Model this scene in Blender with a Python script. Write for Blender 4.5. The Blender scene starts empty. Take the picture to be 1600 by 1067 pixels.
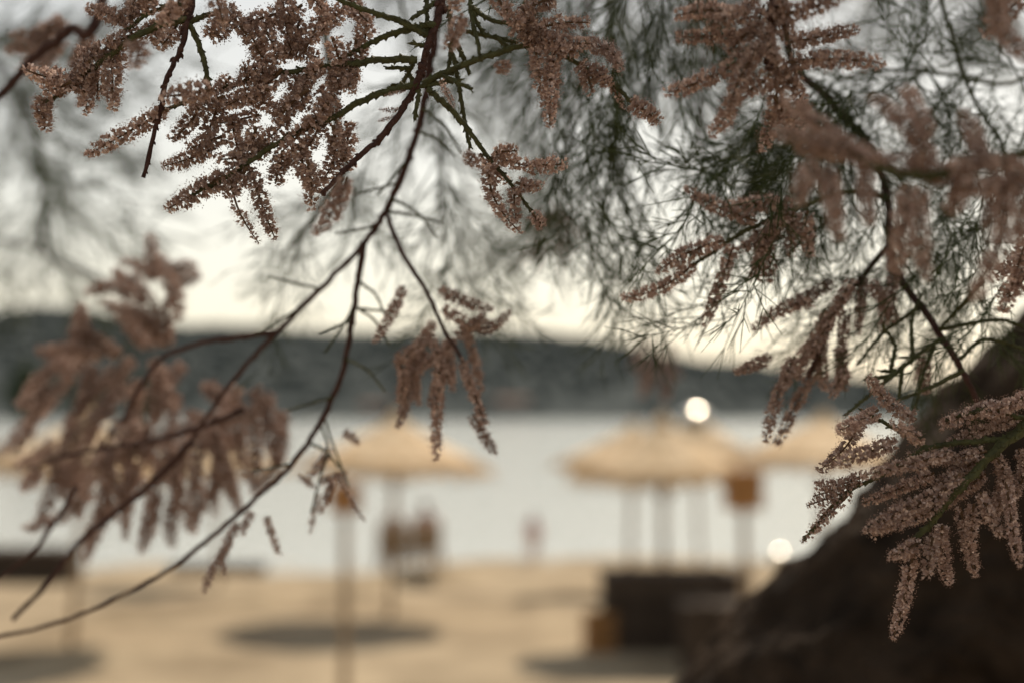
import bpy, bmesh, math, random
import numpy as np
from mathutils import Vector, Matrix, noise

# ------------------------------------------------------------------ camera
SC = bpy.context.scene
COL = SC.collection
CAMZ = 2.8
PITCH = math.radians(2.87)
FPX = 50.0 / 36.0 * 1600.0          # focal length in photograph pixels
cam_d = bpy.data.cameras.new('camera')
cam_d.lens = 50.0
cam_d.sensor_width = 36.0
cam_d.clip_start = 0.02
cam_d.clip_end = 9000.0
cam_d.dof.use_dof = True
cam_d.dof.focus_distance = 0.65
cam_d.dof.aperture_fstop = 4.2
cam = bpy.data.objects.new('camera', cam_d)
COL.objects.link(cam)
cam.location = (0, 0, CAMZ)
cam.rotation_euler = (math.pi / 2 + PITCH, 0, 0)
SC.camera = cam

# ------------------------------------------------------------------ light
SUN_EL = math.radians(48.0)
SUN_AZ = math.radians(21.0)          # to the right of the view direction
world = bpy.data.worlds.new('World')
SC.world = world
world.use_nodes = True
wn = world.node_tree
wn.nodes.clear()
w_out = wn.nodes.new('ShaderNodeOutputWorld')
w_bg = wn.nodes.new('ShaderNodeBackground')
w_sky = wn.nodes.new('ShaderNodeTexSky')
w_sky.sky_type = 'NISHITA'
w_sky.sun_disc = False
w_sky.sun_elevation = SUN_EL
w_sky.sun_rotation = SUN_AZ
w_sky.air_density = 1.0
w_sky.dust_density = 1.5
w_sky.ozone_density = 1.0
w_mul = wn.nodes.new('ShaderNodeMix')
w_mul.data_type = 'RGBA'
w_mul.blend_type = 'MULTIPLY'
w_mul.inputs[0].default_value = 1.0
w_mul.inputs[7].default_value = (1.0, 0.93, 0.81, 1)      # thin warm summer haze over the whole sky
wn.links.new(w_sky.outputs[0], w_mul.inputs[6])
w_veil = wn.nodes.new('ShaderNodeMix')                     # high thin haze that whitens the sky evenly
w_veil.data_type = 'RGBA'
w_veil.inputs[0].default_value = 0.65
w_geo = wn.nodes.new('ShaderNodeTexCoord')
w_sep = wn.nodes.new('ShaderNodeSeparateXYZ')
w_thin = wn.nodes.new('ShaderNodeMapRange')
w_thin.inputs['From Min'].default_value = 0.0
w_thin.inputs['From Max'].default_value = 0.62
w_thin.interpolation_type = 'SMOOTHSTEP'
w_hz = wn.nodes.new('ShaderNodeMix')
w_hz.data_type = 'RGBA'
w_hz.inputs[6].default_value = (5.5, 4.95, 4.05, 1)        # thick warm haze low down
w_hz.inputs[7].default_value = (2.5, 2.65, 2.6, 1)         # thinner overhead
wn.links.new(w_geo.outputs['Generated'], w_sep.inputs[0])
wn.links.new(w_sep.outputs['Z'], w_thin.inputs['Value'])
wn.links.new(w_thin.outputs[0], w_hz.inputs[0])
wn.links.new(w_hz.outputs[2], w_veil.inputs[7])
wn.links.new(w_mul.outputs[2], w_veil.inputs[6])
wn.links.new(w_veil.outputs[2], w_bg.inputs[0])
w_bg.inputs[1].default_value = 0.15
wn.links.new(w_bg.outputs[0], w_out.inputs[0])

sun_dir = Vector((math.sin(SUN_AZ) * math.cos(SUN_EL), math.cos(SUN_AZ) * math.cos(SUN_EL), math.sin(SUN_EL)))
sun_d = bpy.data.lights.new('sun', 'SUN')
sun_d.energy = 4.6
sun_d.angle = math.radians(0.55)
sun_d.color = (1.0, 0.87, 0.70)
sun = bpy.data.objects.new('sun', sun_d)
COL.objects.link(sun)
sun.rotation_euler = (-sun_dir).to_track_quat('-Z', 'Y').to_euler()
sun.location = (5, 10, 15)

SC.view_settings.view_transform = 'Standard'
SC.view_settings.look = 'None'
SC.view_settings.exposure = 0.32
SC.view_settings.gamma = 1.0
SC.render.engine = 'CYCLES'
SC.cycles.use_denoising = True
try:
    SC.cycles.denoiser = 'OPENIMAGEDENOISE'
except Exception:
    pass
SC.cycles.max_bounces = 6
SC.cycles.transparent_max_bounces = 8
SC.cycles.caustics_reflective = False
SC.cycles.caustics_refractive = False
SC.cycles.sample_clamp_indirect = 6.0

# ------------------------------------------------------------------ helpers
CAMP = Vector((0, 0, CAMZ))
FWD = Vector((0, math.cos(PITCH), math.sin(PITCH)))
UP = Vector((0, -math.sin(PITCH), math.cos(PITCH)))
RIGHT = Vector((1, 0, 0))


def at(px, py, d):
    """the place that lies d metres deep behind photograph point (px, py)"""
    return CAMP + (FWD + RIGHT * ((px - 800) / FPX) + UP * ((533.5 - py) / FPX)) * d


def tag(o, label=None, cat=None, group=None, kind=None):
    if label: o['label'] = label
    if cat: o['category'] = cat
    if group: o['group'] = group
    if kind: o['kind'] = kind
    return o


def empty(name, loc, rz=0.0, parent=None):
    o = bpy.data.objects.new(name, None)
    o.empty_display_size = 0.1
    COL.objects.link(o)
    o.location = loc
    o.rotation_euler = (0, 0, rz)
    if parent: o.parent = parent
    return o


class MB:
    """collects shapes, then becomes one mesh object"""
    def __init__(self):
        self.v = []; self.f = []; self.m = []
        self.mat = 0

    def add(self, vs, fs):
        o = len(self.v)
        self.v.extend([tuple(p) for p in vs])
        self.f.extend([tuple(i + o for i in f) for f in fs])
        self.m.extend([self.mat] * len(fs))

    def box(self, c, s, rot=None):
        x, y, z = s[0] / 2, s[1] / 2, s[2] / 2
        vs = [Vector(p) for p in ((-x, -y, -z), (x, -y, -z), (x, y, -z), (-x, y, -z), (-x, -y, z), (x, -y, z), (x, y, z), (-x, y, z))]
        if rot is not None: vs = [rot @ p for p in vs]
        vs = [p + Vector(c) for p in vs]
        self.add(vs, [(0, 3, 2, 1), (4, 5, 6, 7), (0, 1, 5, 4), (1, 2, 6, 5), (2, 3, 7, 6), (3, 0, 4, 7)])

    def tube(self, pts, rads, n=8, cap=True, wob=0.0, rng=None):
        pts = [Vector(p) for p in pts]
        k = len(pts)
        t = (pts[1] - pts[0]).normalized()
        a = t.orthogonal().normalized()
        vs = []; fs = []
        for i in range(k):
            t2 = (pts[min(i + 1, k - 1)] - pts[max(i - 1, 0)])
            t2 = t2.normalized() if t2.length > 1e-9 else t
            a = (a - t2 * a.dot(t2))
            a = a.normalized() if a.length > 1e-6 else t2.orthogonal().normalized()
            b = t2.cross(a)
            for j in range(n):
                th = 2 * math.pi * j / n
                r = rads[i]
                if wob and rng: r *= 1 + rng.uniform(-wob, wob)
                vs.append(pts[i] + (a * math.cos(th) + b * math.sin(th)) * r)
        for i in range(k - 1):
            for j in range(n):
                j2 = (j + 1) % n
                fs.append((i * n + j, i * n + j2, (i + 1) * n + j2, (i + 1) * n + j))
        if cap:
            fs.append(tuple(range(n - 1, -1, -1)))
            fs.append(tuple((k - 1) * n + j for j in range(n)))
        self.add(vs, fs)

    def lathe(self, prof, n=24, c=(0, 0, 0), cap=True):
        vs = []; fs = []
        for r, z in prof:
            for j in range(n):
                th = 2 * math.pi * j / n
                vs.append((c[0] + r * math.cos(th), c[1] + r * math.sin(th), c[2] + z))
        for i in range(len(prof) - 1):
            for j in range(n):
                j2 = (j + 1) % n
                fs.append((i * n + j, i * n + j2, (i + 1) * n + j2, (i + 1) * n + j))
        if cap:
            fs.append(tuple(range(n - 1, -1, -1)))
            fs.append(tuple((len(prof) - 1) * n + j for j in range(n)))
        self.add(vs, fs)

    def mesh(self, name, mats, smooth=False):
        me = bpy.data.meshes.new(name)
        me.from_pydata(self.v, [], self.f)
        for m in (mats if isinstance(mats, (list, tuple)) else [mats]): me.materials.append(m)
        me.polygons.foreach_set('material_index', self.m)
        if smooth: me.polygons.foreach_set('use_smooth', [True] * len(self.f))
        me.update()
        return me

    def build(self, name, mats, parent=None, smooth=False, loc=None):
        if loc is not None:
            L = Vector(loc)
            self.v = [(p[0] - L.x, p[1] - L.y, p[2] - L.z) for p in self.v]
        o = bpy.data.objects.new(name, self.mesh(name, mats, smooth))
        COL.objects.link(o)
        if parent: o.parent = parent
        if loc is not None: o.location = loc
        return o


def spline(pts, sub=6):
    """Catmull-Rom through tuples of any width"""
    P = [np.array(p, float) for p in pts]
    if len(P) == 2:
        return [P[0] + (P[1] - P[0]) * t for t in np.linspace(0, 1, sub + 1)]
    P = [2 * P[0] - P[1]] + P + [2 * P[-1] - P[-2]]
    out = []
    for i in range(1, len(P) - 2):
        a, b, c, d = P[i - 1], P[i], P[i + 1], P[i + 2]
        for k in range(sub):
            t = k / sub
            out.append(0.5 * ((2 * b) + (c - a) * t + (2 * a - 5 * b + 4 * c - d) * t * t + (3 * b - a - 3 * c + d) * t ** 3))
    out.append(P[-2])
    return out


def mat(name, rgb, rough=0.8, var=0.0, scale=20.0, rgb2=None, bump=0.0, bscale=None, metallic=0.0, transl=0.0, spec=0.3, objrand=0.0):
    m = bpy.data.materials.new(name)
    m.use_nodes = True
    nt = m.node_tree
    N = nt.nodes; L = nt.links
    b = N['Principled BSDF']
    b.inputs['Roughness'].default_value = rough
    b.inputs['Metallic'].default_value = metallic
    b.inputs['Specular IOR Level'].default_value = spec
    tc = N.new('ShaderNodeTexCoord')
    col = None
    if rgb2 is not None or var:
        nz = N.new('ShaderNodeTexNoise')
        nz.inputs['Scale'].default_value = scale
        nz.inputs['Detail'].default_value = 5
        L.new(tc.outputs['Object'], nz.inputs['Vector'])
        ramp = N.new('ShaderNodeValToRGB')
        c2 = rgb2 if rgb2 is not None else tuple(c * (1 - var) for c in rgb)
        ramp.color_ramp.elements[0].position = 0.32
        ramp.color_ramp.elements[1].position = 0.68
        ramp.color_ramp.elements[0].color = (*c2, 1)
        ramp.color_ramp.elements[1].color = (*rgb, 1)
        L.new(nz.outputs['Fac'], ramp.inputs['Fac'])
        col = ramp.outputs['Color']
    else:
        rg = N.new('ShaderNodeRGB')
        rg.outputs[0].default_value = (*rgb, 1)
        col = rg.outputs[0]
    if objrand:
        oi = N.new('ShaderNodeObjectInfo')
        hs = N.new('ShaderNodeHueSaturation')
        mr = N.new('ShaderNodeMapRange')
        mr.inputs['To Min'].default_value = 1 - objrand
        mr.inputs['To Max'].default_value = 1 + objrand
        L.new(oi.outputs['Random'], mr.inputs['Value'])
        L.new(mr.outputs[0], hs.inputs['Value'])
        L.new(col, hs.inputs['Color'])
        col = hs.outputs['Color']
    L.new(col, b.inputs['Base Color'])
    if bump:
        nb = N.new('ShaderNodeTexNoise')
        nb.inputs['Scale'].default_value = bscale or scale
        nb.inputs['Detail'].default_value = 6
        L.new(tc.outputs['Object'], nb.inputs['Vector'])
        bp = N.new('ShaderNodeBump')
        bp.inputs['Strength'].default_value = bump
        bp.inputs['Distance'].default_value = 0.02
        L.new(nb.outputs['Fac'], bp.inputs['Height'])
        L.new(bp.outputs[0], b.inputs['Normal'])
    if transl:
        tr = N.new('ShaderNodeBsdfTranslucent')
        L.new(col, tr.inputs['Color'])
        mx = N.new('ShaderNodeMixShader')
        mx.inputs[0].default_value = transl
        L.new(b.outputs[0], mx.inputs[1])
        L.new(tr.outputs[0], mx.inputs[2])
        L.new(mx.outputs[0], N['Material Output'].inputs['Surface'])
    return m


M = {}
M['sand'] = mat('dry_sand', (0.365, 0.293, 0.20), 0.95, rgb2=(0.185, 0.143, 0.093), scale=0.8, bump=0.4, bscale=14, spec=0.1)  # dark mottling puts damp patches and soft shadow bands into the sand colour
M['bark'] = mat('dark_bark', (0.056, 0.039, 0.028), 0.95, rgb2=(0.018, 0.013, 0.010), scale=24, bump=1.0, bscale=60, spec=0.05)
M['petal'] = mat('blossom', (0.52, 0.38, 0.32), 0.8, rgb2=(0.36, 0.24, 0.192), scale=420, transl=0.28, spec=0.1, objrand=0.14)
nt = M['petal'].node_tree
for n_ in nt.nodes:
    if n_.type == 'VALTORGB': ramp_ = n_
gi = nt.nodes.new('ShaderNodeNewGeometry')
for l_ in list(ramp_.inputs['Fac'].links): nt.links.remove(l_)
nt.links.new(gi.outputs['Random Per Island'], ramp_.inputs['Fac'])
er = ramp_.color_ramp.elements
er[0].position = 0.0; er[0].color = (0.30, 0.20, 0.165, 1)
er[1].position = 1.0; er[1].color = (0.78, 0.62, 0.55, 1)
e2 = er.new(0.6); e2.color = (0.47, 0.345, 0.30, 1)
M['stamen'] = mat('stamen', (0.34, 0.225, 0.18), 0.8, transl=0.4, spec=0.1)
M['axis'] = mat('spike_stem', (0.12, 0.075, 0.045), 0.8, spec=0.1)
M['redbark'] = mat('young_red_bark', (0.105, 0.052, 0.042), 0.75, rgb2=(0.055, 0.026, 0.021), scale=240, bump=0.6, bscale=700, spec=0.2)
M['greentwig'] = mat('green_scale_twig', (0.085, 0.088, 0.034), 0.7, rgb2=(0.045, 0.044, 0.018), scale=260, spec=0.25, transl=0.12)
M['spray'] = mat('feathery_green', (0.080, 0.098, 0.036), 0.75, rgb2=(0.042, 0.054, 0.020), scale=30, spec=0.15, transl=0.25, objrand=0.2)
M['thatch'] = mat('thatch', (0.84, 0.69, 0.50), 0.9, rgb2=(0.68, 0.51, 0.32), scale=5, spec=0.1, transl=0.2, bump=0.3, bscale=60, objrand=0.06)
M['thatch_rim_shade'] = mat('shaded_rim_thatch', (0.54, 0.395, 0.24), 0.9, rgb2=(0.36, 0.245, 0.135), scale=5, spec=0.1, transl=0.3, bump=0.3, bscale=60, objrand=0.06)  # deeper copy of the thatch, with the rim's shade put into its colour
M['pole'] = mat('weathered_pole', (0.34, 0.255, 0.17), 0.85, rgb2=(0.25, 0.18, 0.115), scale=6, spec=0.15)
M['steel'] = mat('polished_steel', (0.92, 0.88, 0.80), 0.24, metallic=1.0)
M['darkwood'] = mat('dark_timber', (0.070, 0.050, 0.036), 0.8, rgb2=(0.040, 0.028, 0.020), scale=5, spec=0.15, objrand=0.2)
M['orangebox'] = mat('orange_wood', (0.36, 0.18, 0.065), 0.75, rgb2=(0.27, 0.13, 0.045), scale=8, spec=0.2)
M['white'] = mat('lime_wall', (0.26, 0.25, 0.235), 0.9, var=0.15, scale=0.6)
M['tile'] = mat('roof_tile', (0.17, 0.095, 0.07), 0.9, var=0.3, scale=1.5)
M['glass'] = mat('dark_pane', (0.03, 0.035, 0.04), 0.25, spec=0.5)
M['hill'] = mat('hazed_macchia_hill', (0.080, 0.090, 0.090), 1.0, rgb2=(0.072, 0.080, 0.080), scale=0.02, spec=0.0)  # blue-grey of the distance haze is mixed into the hill colour
M['wood_far'] = mat('hazed_far_trees', (0.080, 0.090, 0.088), 1.0, rgb2=(0.070, 0.079, 0.077), scale=0.05, spec=0.0)  # same haze tint put into the tree colour
M['leafdark'] = mat('evergreen_leaf', (0.040, 0.060, 0.026), 0.8, rgb2=(0.022, 0.034, 0.016), scale=1.0, spec=0.1, transl=0.1)
M['rock'] = mat('shore_rock', (0.17, 0.14, 0.11), 0.9, rgb2=(0.10, 0.08, 0.065), scale=0.8, bump=0.6, bscale=3)
M['skin'] = mat('skin', (0.46, 0.26, 0.18), 0.6, spec=0.3)
M['hair'] = mat('hair', (0.08, 0.05, 0.036), 0.6, var=0.4, scale=60)
M['plum'] = mat('plum_cloth', (0.60, 0.43, 0.40), 0.9, var=0.2, scale=20)
M['slate'] = mat('slate_cloth', (0.56, 0.47, 0.44), 0.9, var=0.2, scale=20)
M['pink'] = mat('pink_cloth', (0.52, 0.27, 0.27), 0.9, var=0.15, scale=20)
M['canvas'] = mat('brown_canvas', (0.30, 0.22, 0.16), 0.9, var=0.2, scale=15)

# sea: clear water surface with small waves
sea_m = bpy.data.materials.new('sea_water')
sea_m.use_nodes = True
nt = sea_m.node_tree
b = nt.nodes['Principled BSDF']
b.inputs['Base Color'].default_value = (0.50, 0.525, 0.505, 1)
b.inputs['Roughness'].default_value = 0.10
b.inputs['IOR'].default_value = 1.33
tc = nt.nodes.new('ShaderNodeTexCoord')
mp = nt.nodes.new('ShaderNodeMapping')
mp.inputs['Scale'].default_value = (0.8, 1.7, 1.0)
n1 = nt.nodes.new('ShaderNodeTexNoise')
n1.inputs['Scale'].default_value = 1.6
n1.inputs['Detail'].default_value = 4
bp = nt.nodes.new('ShaderNodeBump')
bp.inputs['Strength'].default_value = 0.6
bp.inputs['Distance'].default_value = 0.16
nt.links.new(tc.outputs['Object'], mp.inputs['Vector'])
nt.links.new(mp.outputs[0], n1.inputs['Vector'])
nt.links.new(n1.outputs['Fac'], bp.inputs['Height'])
nt.links.new(bp.outputs[0], b.inputs['Normal'])
M['sea'] = sea_m

# ------------------------------------------------------------------ the setting
SEA_Z = -0.5


def sstep(a, b_, x):
    t = min(1.0, max(0.0, (x - a) / (b_ - a)))
    return t * t * (3 - 2 * t)


def ground_z(x, y):
    z = 1.3 * (1 - sstep(2.6, 9.0, y))
    sh = 31.5 - 0.06 * x + 1.2 * math.sin(x * 0.21 + 0.6) + 0.5 * math.sin(x * 0.6)
    z -= 0.5 * sstep(18.5, sh, y) + max(0.0, (y - sh) * 0.05)
    z = max(z, -4.0)
    fade = 1.0 if y < 29 else max(0.15, 1 - (y - 29) / 4)
    z += fade * (0.05 * noise.noise(Vector((x * 0.35, y * 0.35, 0))) + 0.022 * noise.noise(Vector((x * 1.3, y * 1.3, 4))))
    s_ = (y - (21.8 + (x + 3.1) * 2.1)) / 2.3                 # low step added so its shaded face makes a dark band
    s_ += .5 * noise.noise(Vector((x * .5, y * .5, 6)))
    if -1 < s_ < 4 and -7 < x < 1:
        z += .24 * sstep(0, .5, s_) * (1 - sstep(.6, 3.2, s_)) * sstep(-7, -4, x) * (1 - sstep(-1.2, .4, x))
    for (rx, ry, rl, rh) in ((-5.0, 16.0, 2.6, .16), (-2.6, 21.0, 1.8, .12), (.2, 20.5, 1.6, .10), (-4.6, 19.2, 2.2, .12), (1.2, 24.5, 2.0, .12)):  # more low ridges, added to darken bands of the sand
        u = (x - rx) / rl; v = (y - ry - .25 * (x - rx)) / .55 + .4 * noise.noise(Vector((x * .8, y * .8, 2)))
        if abs(u) < 1 and abs(v) < 1.6:
            z += rh * (1 - u * u) ** 2 * sstep(-.8, .1, v) * (1 - sstep(.2, 1.6, v))
    if y < 70:
        z += 0.02 * fade * noise.noise(Vector((x * 3.1, y * 3.1, 9)))
    return z


def make_ground():
    xs = list(np.concatenate([np.linspace(-900, -40, 12)[:-1], np.linspace(-40, -9, 24)[:-1], np.linspace(-9, 9, 110)[:-1], np.linspace(9, 40, 24)[:-1], np.linspace(40, 900, 12)]))
    ys = list(np.concatenate([np.linspace(-300, -6, 10)[:-1], np.linspace(-6, 12, 30)[:-1], np.linspace(12, 36, 150)[:-1], np.linspace(36, 120, 14)]))
    vs = [(x, y, ground_z(x, y)) for y in ys for x in xs]
    w = len(xs)
    fs = [(j * w + i, j * w + i + 1, (j + 1) * w + i + 1, (j + 1) * w + i) for j in range(len(ys) - 1) for i in range(w - 1)]
    m = MB(); m.add(vs, fs)
    return tag(m.build('sand_beach', M['sand'], smooth=True), kind='structure')


make_ground()
m = MB()
m.add([(-4000, 20, SEA_Z), (4000, 20, SEA_Z), (4000, 6000, SEA_Z), (-4000, 6000, SEA_Z)], [(0, 1, 2, 3)])
tag(m.build('sea', M['sea']), 'calm pale sea in the bay', None, None, 'structure')

RIDGE = [(-1500, 560), (-700, 535), (-200, 520), (0, 508), (60, 492), (110, 482), (170, 490), (240, 505), (300, 513), (400, 514), (520, 520), (620, 523),
         (720, 521), (800, 522), (870, 527), (940, 536), (1000, 551), (1060, 563), (1150, 570), (1230, 580), (1300, 596), (1380, 606), (1600, 612), (2300, 615), (3200, 605)]


def ridge_py(px):
    for (a, ya), (b_, yb) in zip(RIDGE, RIDGE[1:]):
        if a <= px <= b_:
            return ya + (yb - ya) * (px - a) / (b_ - a)
    return RIDGE[0][1] if px < RIDGE[0][0] else RIDGE[-1][1]


D_RIDGE, D_SHORE = 1150.0, 735.0


def hill_z(X, Y):
    px = 800 + FPX * X / D_RIDGE
    top = (645 - ridge_py(px) - 6) / FPX * D_RIDGE + 2
    t = (Y - D_SHORE) / (D_RIDGE - D_SHORE)
    if t <= 0: return -3.0
    s = math.sin(min(1.0, t) * math.pi / 2) ** 0.85 if t <= 1 else max(0, 1 - (t - 1) * 0.6)
    z = top * s - 1.5 * (1 - s)
    z += s * 5.0 * noise.noise(Vector((X * 0.01, Y * 0.01, 3))) * (1 - min(1, t) * 0.6)
    return z


xs = np.linspace(-1250, 1300, 150)
ys = np.linspace(D_SHORE - 8, 1900, 46)
m = MB()
w = len(xs)
m.add([(x, y, hill_z(x, y)) for y in ys for x in xs],
      [(j * w + i, j * w + i + 1, (j + 1) * w + i + 1, (j + 1) * w + i) for j in range(len(ys) - 1) for i in range(w - 1)])
tag(m.build('hill', M['hill'], smooth=True), 'low dark wooded hill across the bay', None, None, 'structure')

# woods on the hill: a mass of small crowns
rng = random.Random(5)
ico = bmesh.new(); bmesh.ops.create_icosphere(ico, subdivisions=1, radius=1.0)
icov = [v.co.copy() for v in ico.verts]; icof = [tuple(v.index for v in f.verts) for f in ico.faces]; ico.free()
m = MB()
for k in range(4600):
    X = rng.uniform(-620, 620); Y = D_SHORE + 10 + (rng.random() ** 0.8) * 430
    z = hill_z(X, Y)
    r = rng.uniform(2.5, 5.0)
    ph = rng.uniform(0, 6.28)
    m.add([Vector((X + (v.x * math.cos(ph) - v.y * math.sin(ph)) * r * rng.uniform(.8, 1.2), Y + (v.x * math.sin(ph) + v.y * math.cos(ph)) * r, z + r * 0.35 + v.z * r * rng.uniform(.6, .95))) for v in icov], icof)
tag(m.build('hill_woods', M['wood_far']), 'dense dark evergreen woods covering the far hill', 'woods', None, 'stuff')

# a low spit on the left with evergreen trees
m = MB()
vs = []; fs = []
for j in range(9):
    for i in range(25):
        u = i / 24; v_ = j / 8
        X = -75 + u * 48; Y = 96 + v_ * 26
        h = math.sin(v_ * math.pi) ** 0.6 * min(1.0, (1 - u) * 3.2 + 0.0)
        vs.append((X, Y + 4 * noise.noise(Vector((X * .1, 0, 1))), -1.2 + 1.9 * h + 0.35 * noise.noise(Vector((X * .5, Y * .5, 2)))))
for j in range(8):
    for i in range(24):
        fs.append((j * 25 + i, j * 25 + i + 1, (j + 1) * 25 + i + 1, (j + 1) * 25 + i))
m.add(vs, fs)
tag(m.build('headland', M['rock'], smooth=True), kind='structure')


def far_tree(loc, h, r, seed, label):
    rg = random.Random(seed)
    root = empty('evergreen_tree', loc)
    tag(root, label, 'tree', 'evergreen trees on the spit')
    tm = MB()
    tm.tube([(0, 0, -0.3), (0.1, 0, h * .25), (0.0, 0.1, h * .5), (0.1, 0, h * .8)], [0.28, 0.2, 0.15, 0.06], 8)
    for k in range(5):
        a = rg.uniform(0, 6.28)
        tm.tube([(0.05, 0, h * (.3 + .08 * k)), (math.cos(a) * r * .4, math.sin(a) * r * .4, h * (.45 + .08 * k)), (math.cos(a) * r * .75, math.sin(a) * r * .75, h * (.52 + .08 * k))], [.09, .06, .03], 6)
    tm.build('trunk', M['bark'], root)
    lm = MB()
    clumps = [(Vector((rg.gauss(0, r * .42), rg.gauss(0, r * .42), h * rg.uniform(.35, .93))), rg.uniform(.35, .7) * r * .55) for k in range(26)]
    for c, cr in clumps:
        for k in range(110):
            d = Vector((rg.gauss(0, 1), rg.gauss(0, 1), rg.gauss(0, .8))).normalized()
            p = c + d * cr * rg.uniform(.5, 1.05)
            a = d.orthogonal().normalized() * .16; b_ = d.cross(a).normalized() * .10
            a.rotate(Matrix.Rotation(rg.uniform(0, 6.28), 3, d)); b_ = d.cross(a) * .6
            lm.add([p - a, p + b_ * .6, p + a + d * .05, p - b_ * .6], [(0, 1, 2, 3)])
    lm.build('crown', M['leafdark'], root)


for i, (px, d, h, r, lab) in enumerate([
        (40, 104, 6.4, 2.3, 'dark green evergreen tree at the landward end of the low spit'),
        (135, 110, 5.2, 2.6, 'broad low evergreen tree in the middle of the low spit'),
        (235, 106, 6.0, 2.4, 'rounded evergreen tree at the seaward end of the low spit')]):
    p = at(px, 700, d)
    far_tree((p.x, p.y, 0.15), h, r, 40 + i, lab)


# houses on the far shore
def house(px, wdt, hgt, dep, label, roof=True):
    X = (px - 800) / FPX * (D_SHORE + 12); Y = D_SHORE + 14
    root = empty('shore_house', (X, Y, 0.2))
    tag(root, label, 'house', 'houses along the far shore')
    m = MB(); m.box((0, dep / 2, hgt / 2), (wdt, dep, hgt)); m.build('wall', M['white'], root)
    m = MB()
    if roof:
        o_ = 0.6
        m.add([(-wdt / 2 - o_, -o_, hgt + .02), (wdt / 2 + o_, -o_, hgt + .02), (wdt / 2 + o_, dep + o_, hgt + .02), (-wdt / 2 - o_, dep + o_, hgt + .02), (-wdt / 2, dep / 2, hgt + 2.2), (wdt / 2, dep / 2, hgt + 2.2)],
              [(0, 1, 5, 4), (2, 3, 4, 5), (1, 2, 5), (3, 0, 4), (3, 2, 1, 0)])
        m.build('roof', M['tile'], root)
    else:
        m.box((0, dep / 2, hgt + .3), (wdt + .5, dep + .5, .6)); m.build('parapet', M['white'], root)
    nst = max(1, int(hgt // 3)); nw = max(2, int(wdt // 3.2))
    for s in range(nst):
        for k in range(nw):
            wx = -wdt / 2 + (k + .5) * wdt / nw; wz = 1.5 + s * 3.0
            if s == 0 and k == nw // 2:
                m = MB(); m.box((wx, -.04, 1.1), (1.3, .12, 2.2)); m.build('door', M['darkwood'], root); continue
            m = MB(); m.box((wx, -.05, wz), (1.3, .14, 1.5)); wd = m.build('window', M['white'], root)
            m = MB(); m.box((wx, -.10, wz), (1.05, .10, 1.25)); m.build('pane', M['glass'], wd)
    return root


house(800, 17, 9.0, 9, 'tallest house on the far shore, three storeys under a red roof', True)
house(585, 14, 6.2, 8, 'smaller two storey house with red roof on the far shore', True)
house(470, 20, 6.2, 9, 'long pale flat roofed house on the far shore behind the dark branch', False)


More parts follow.
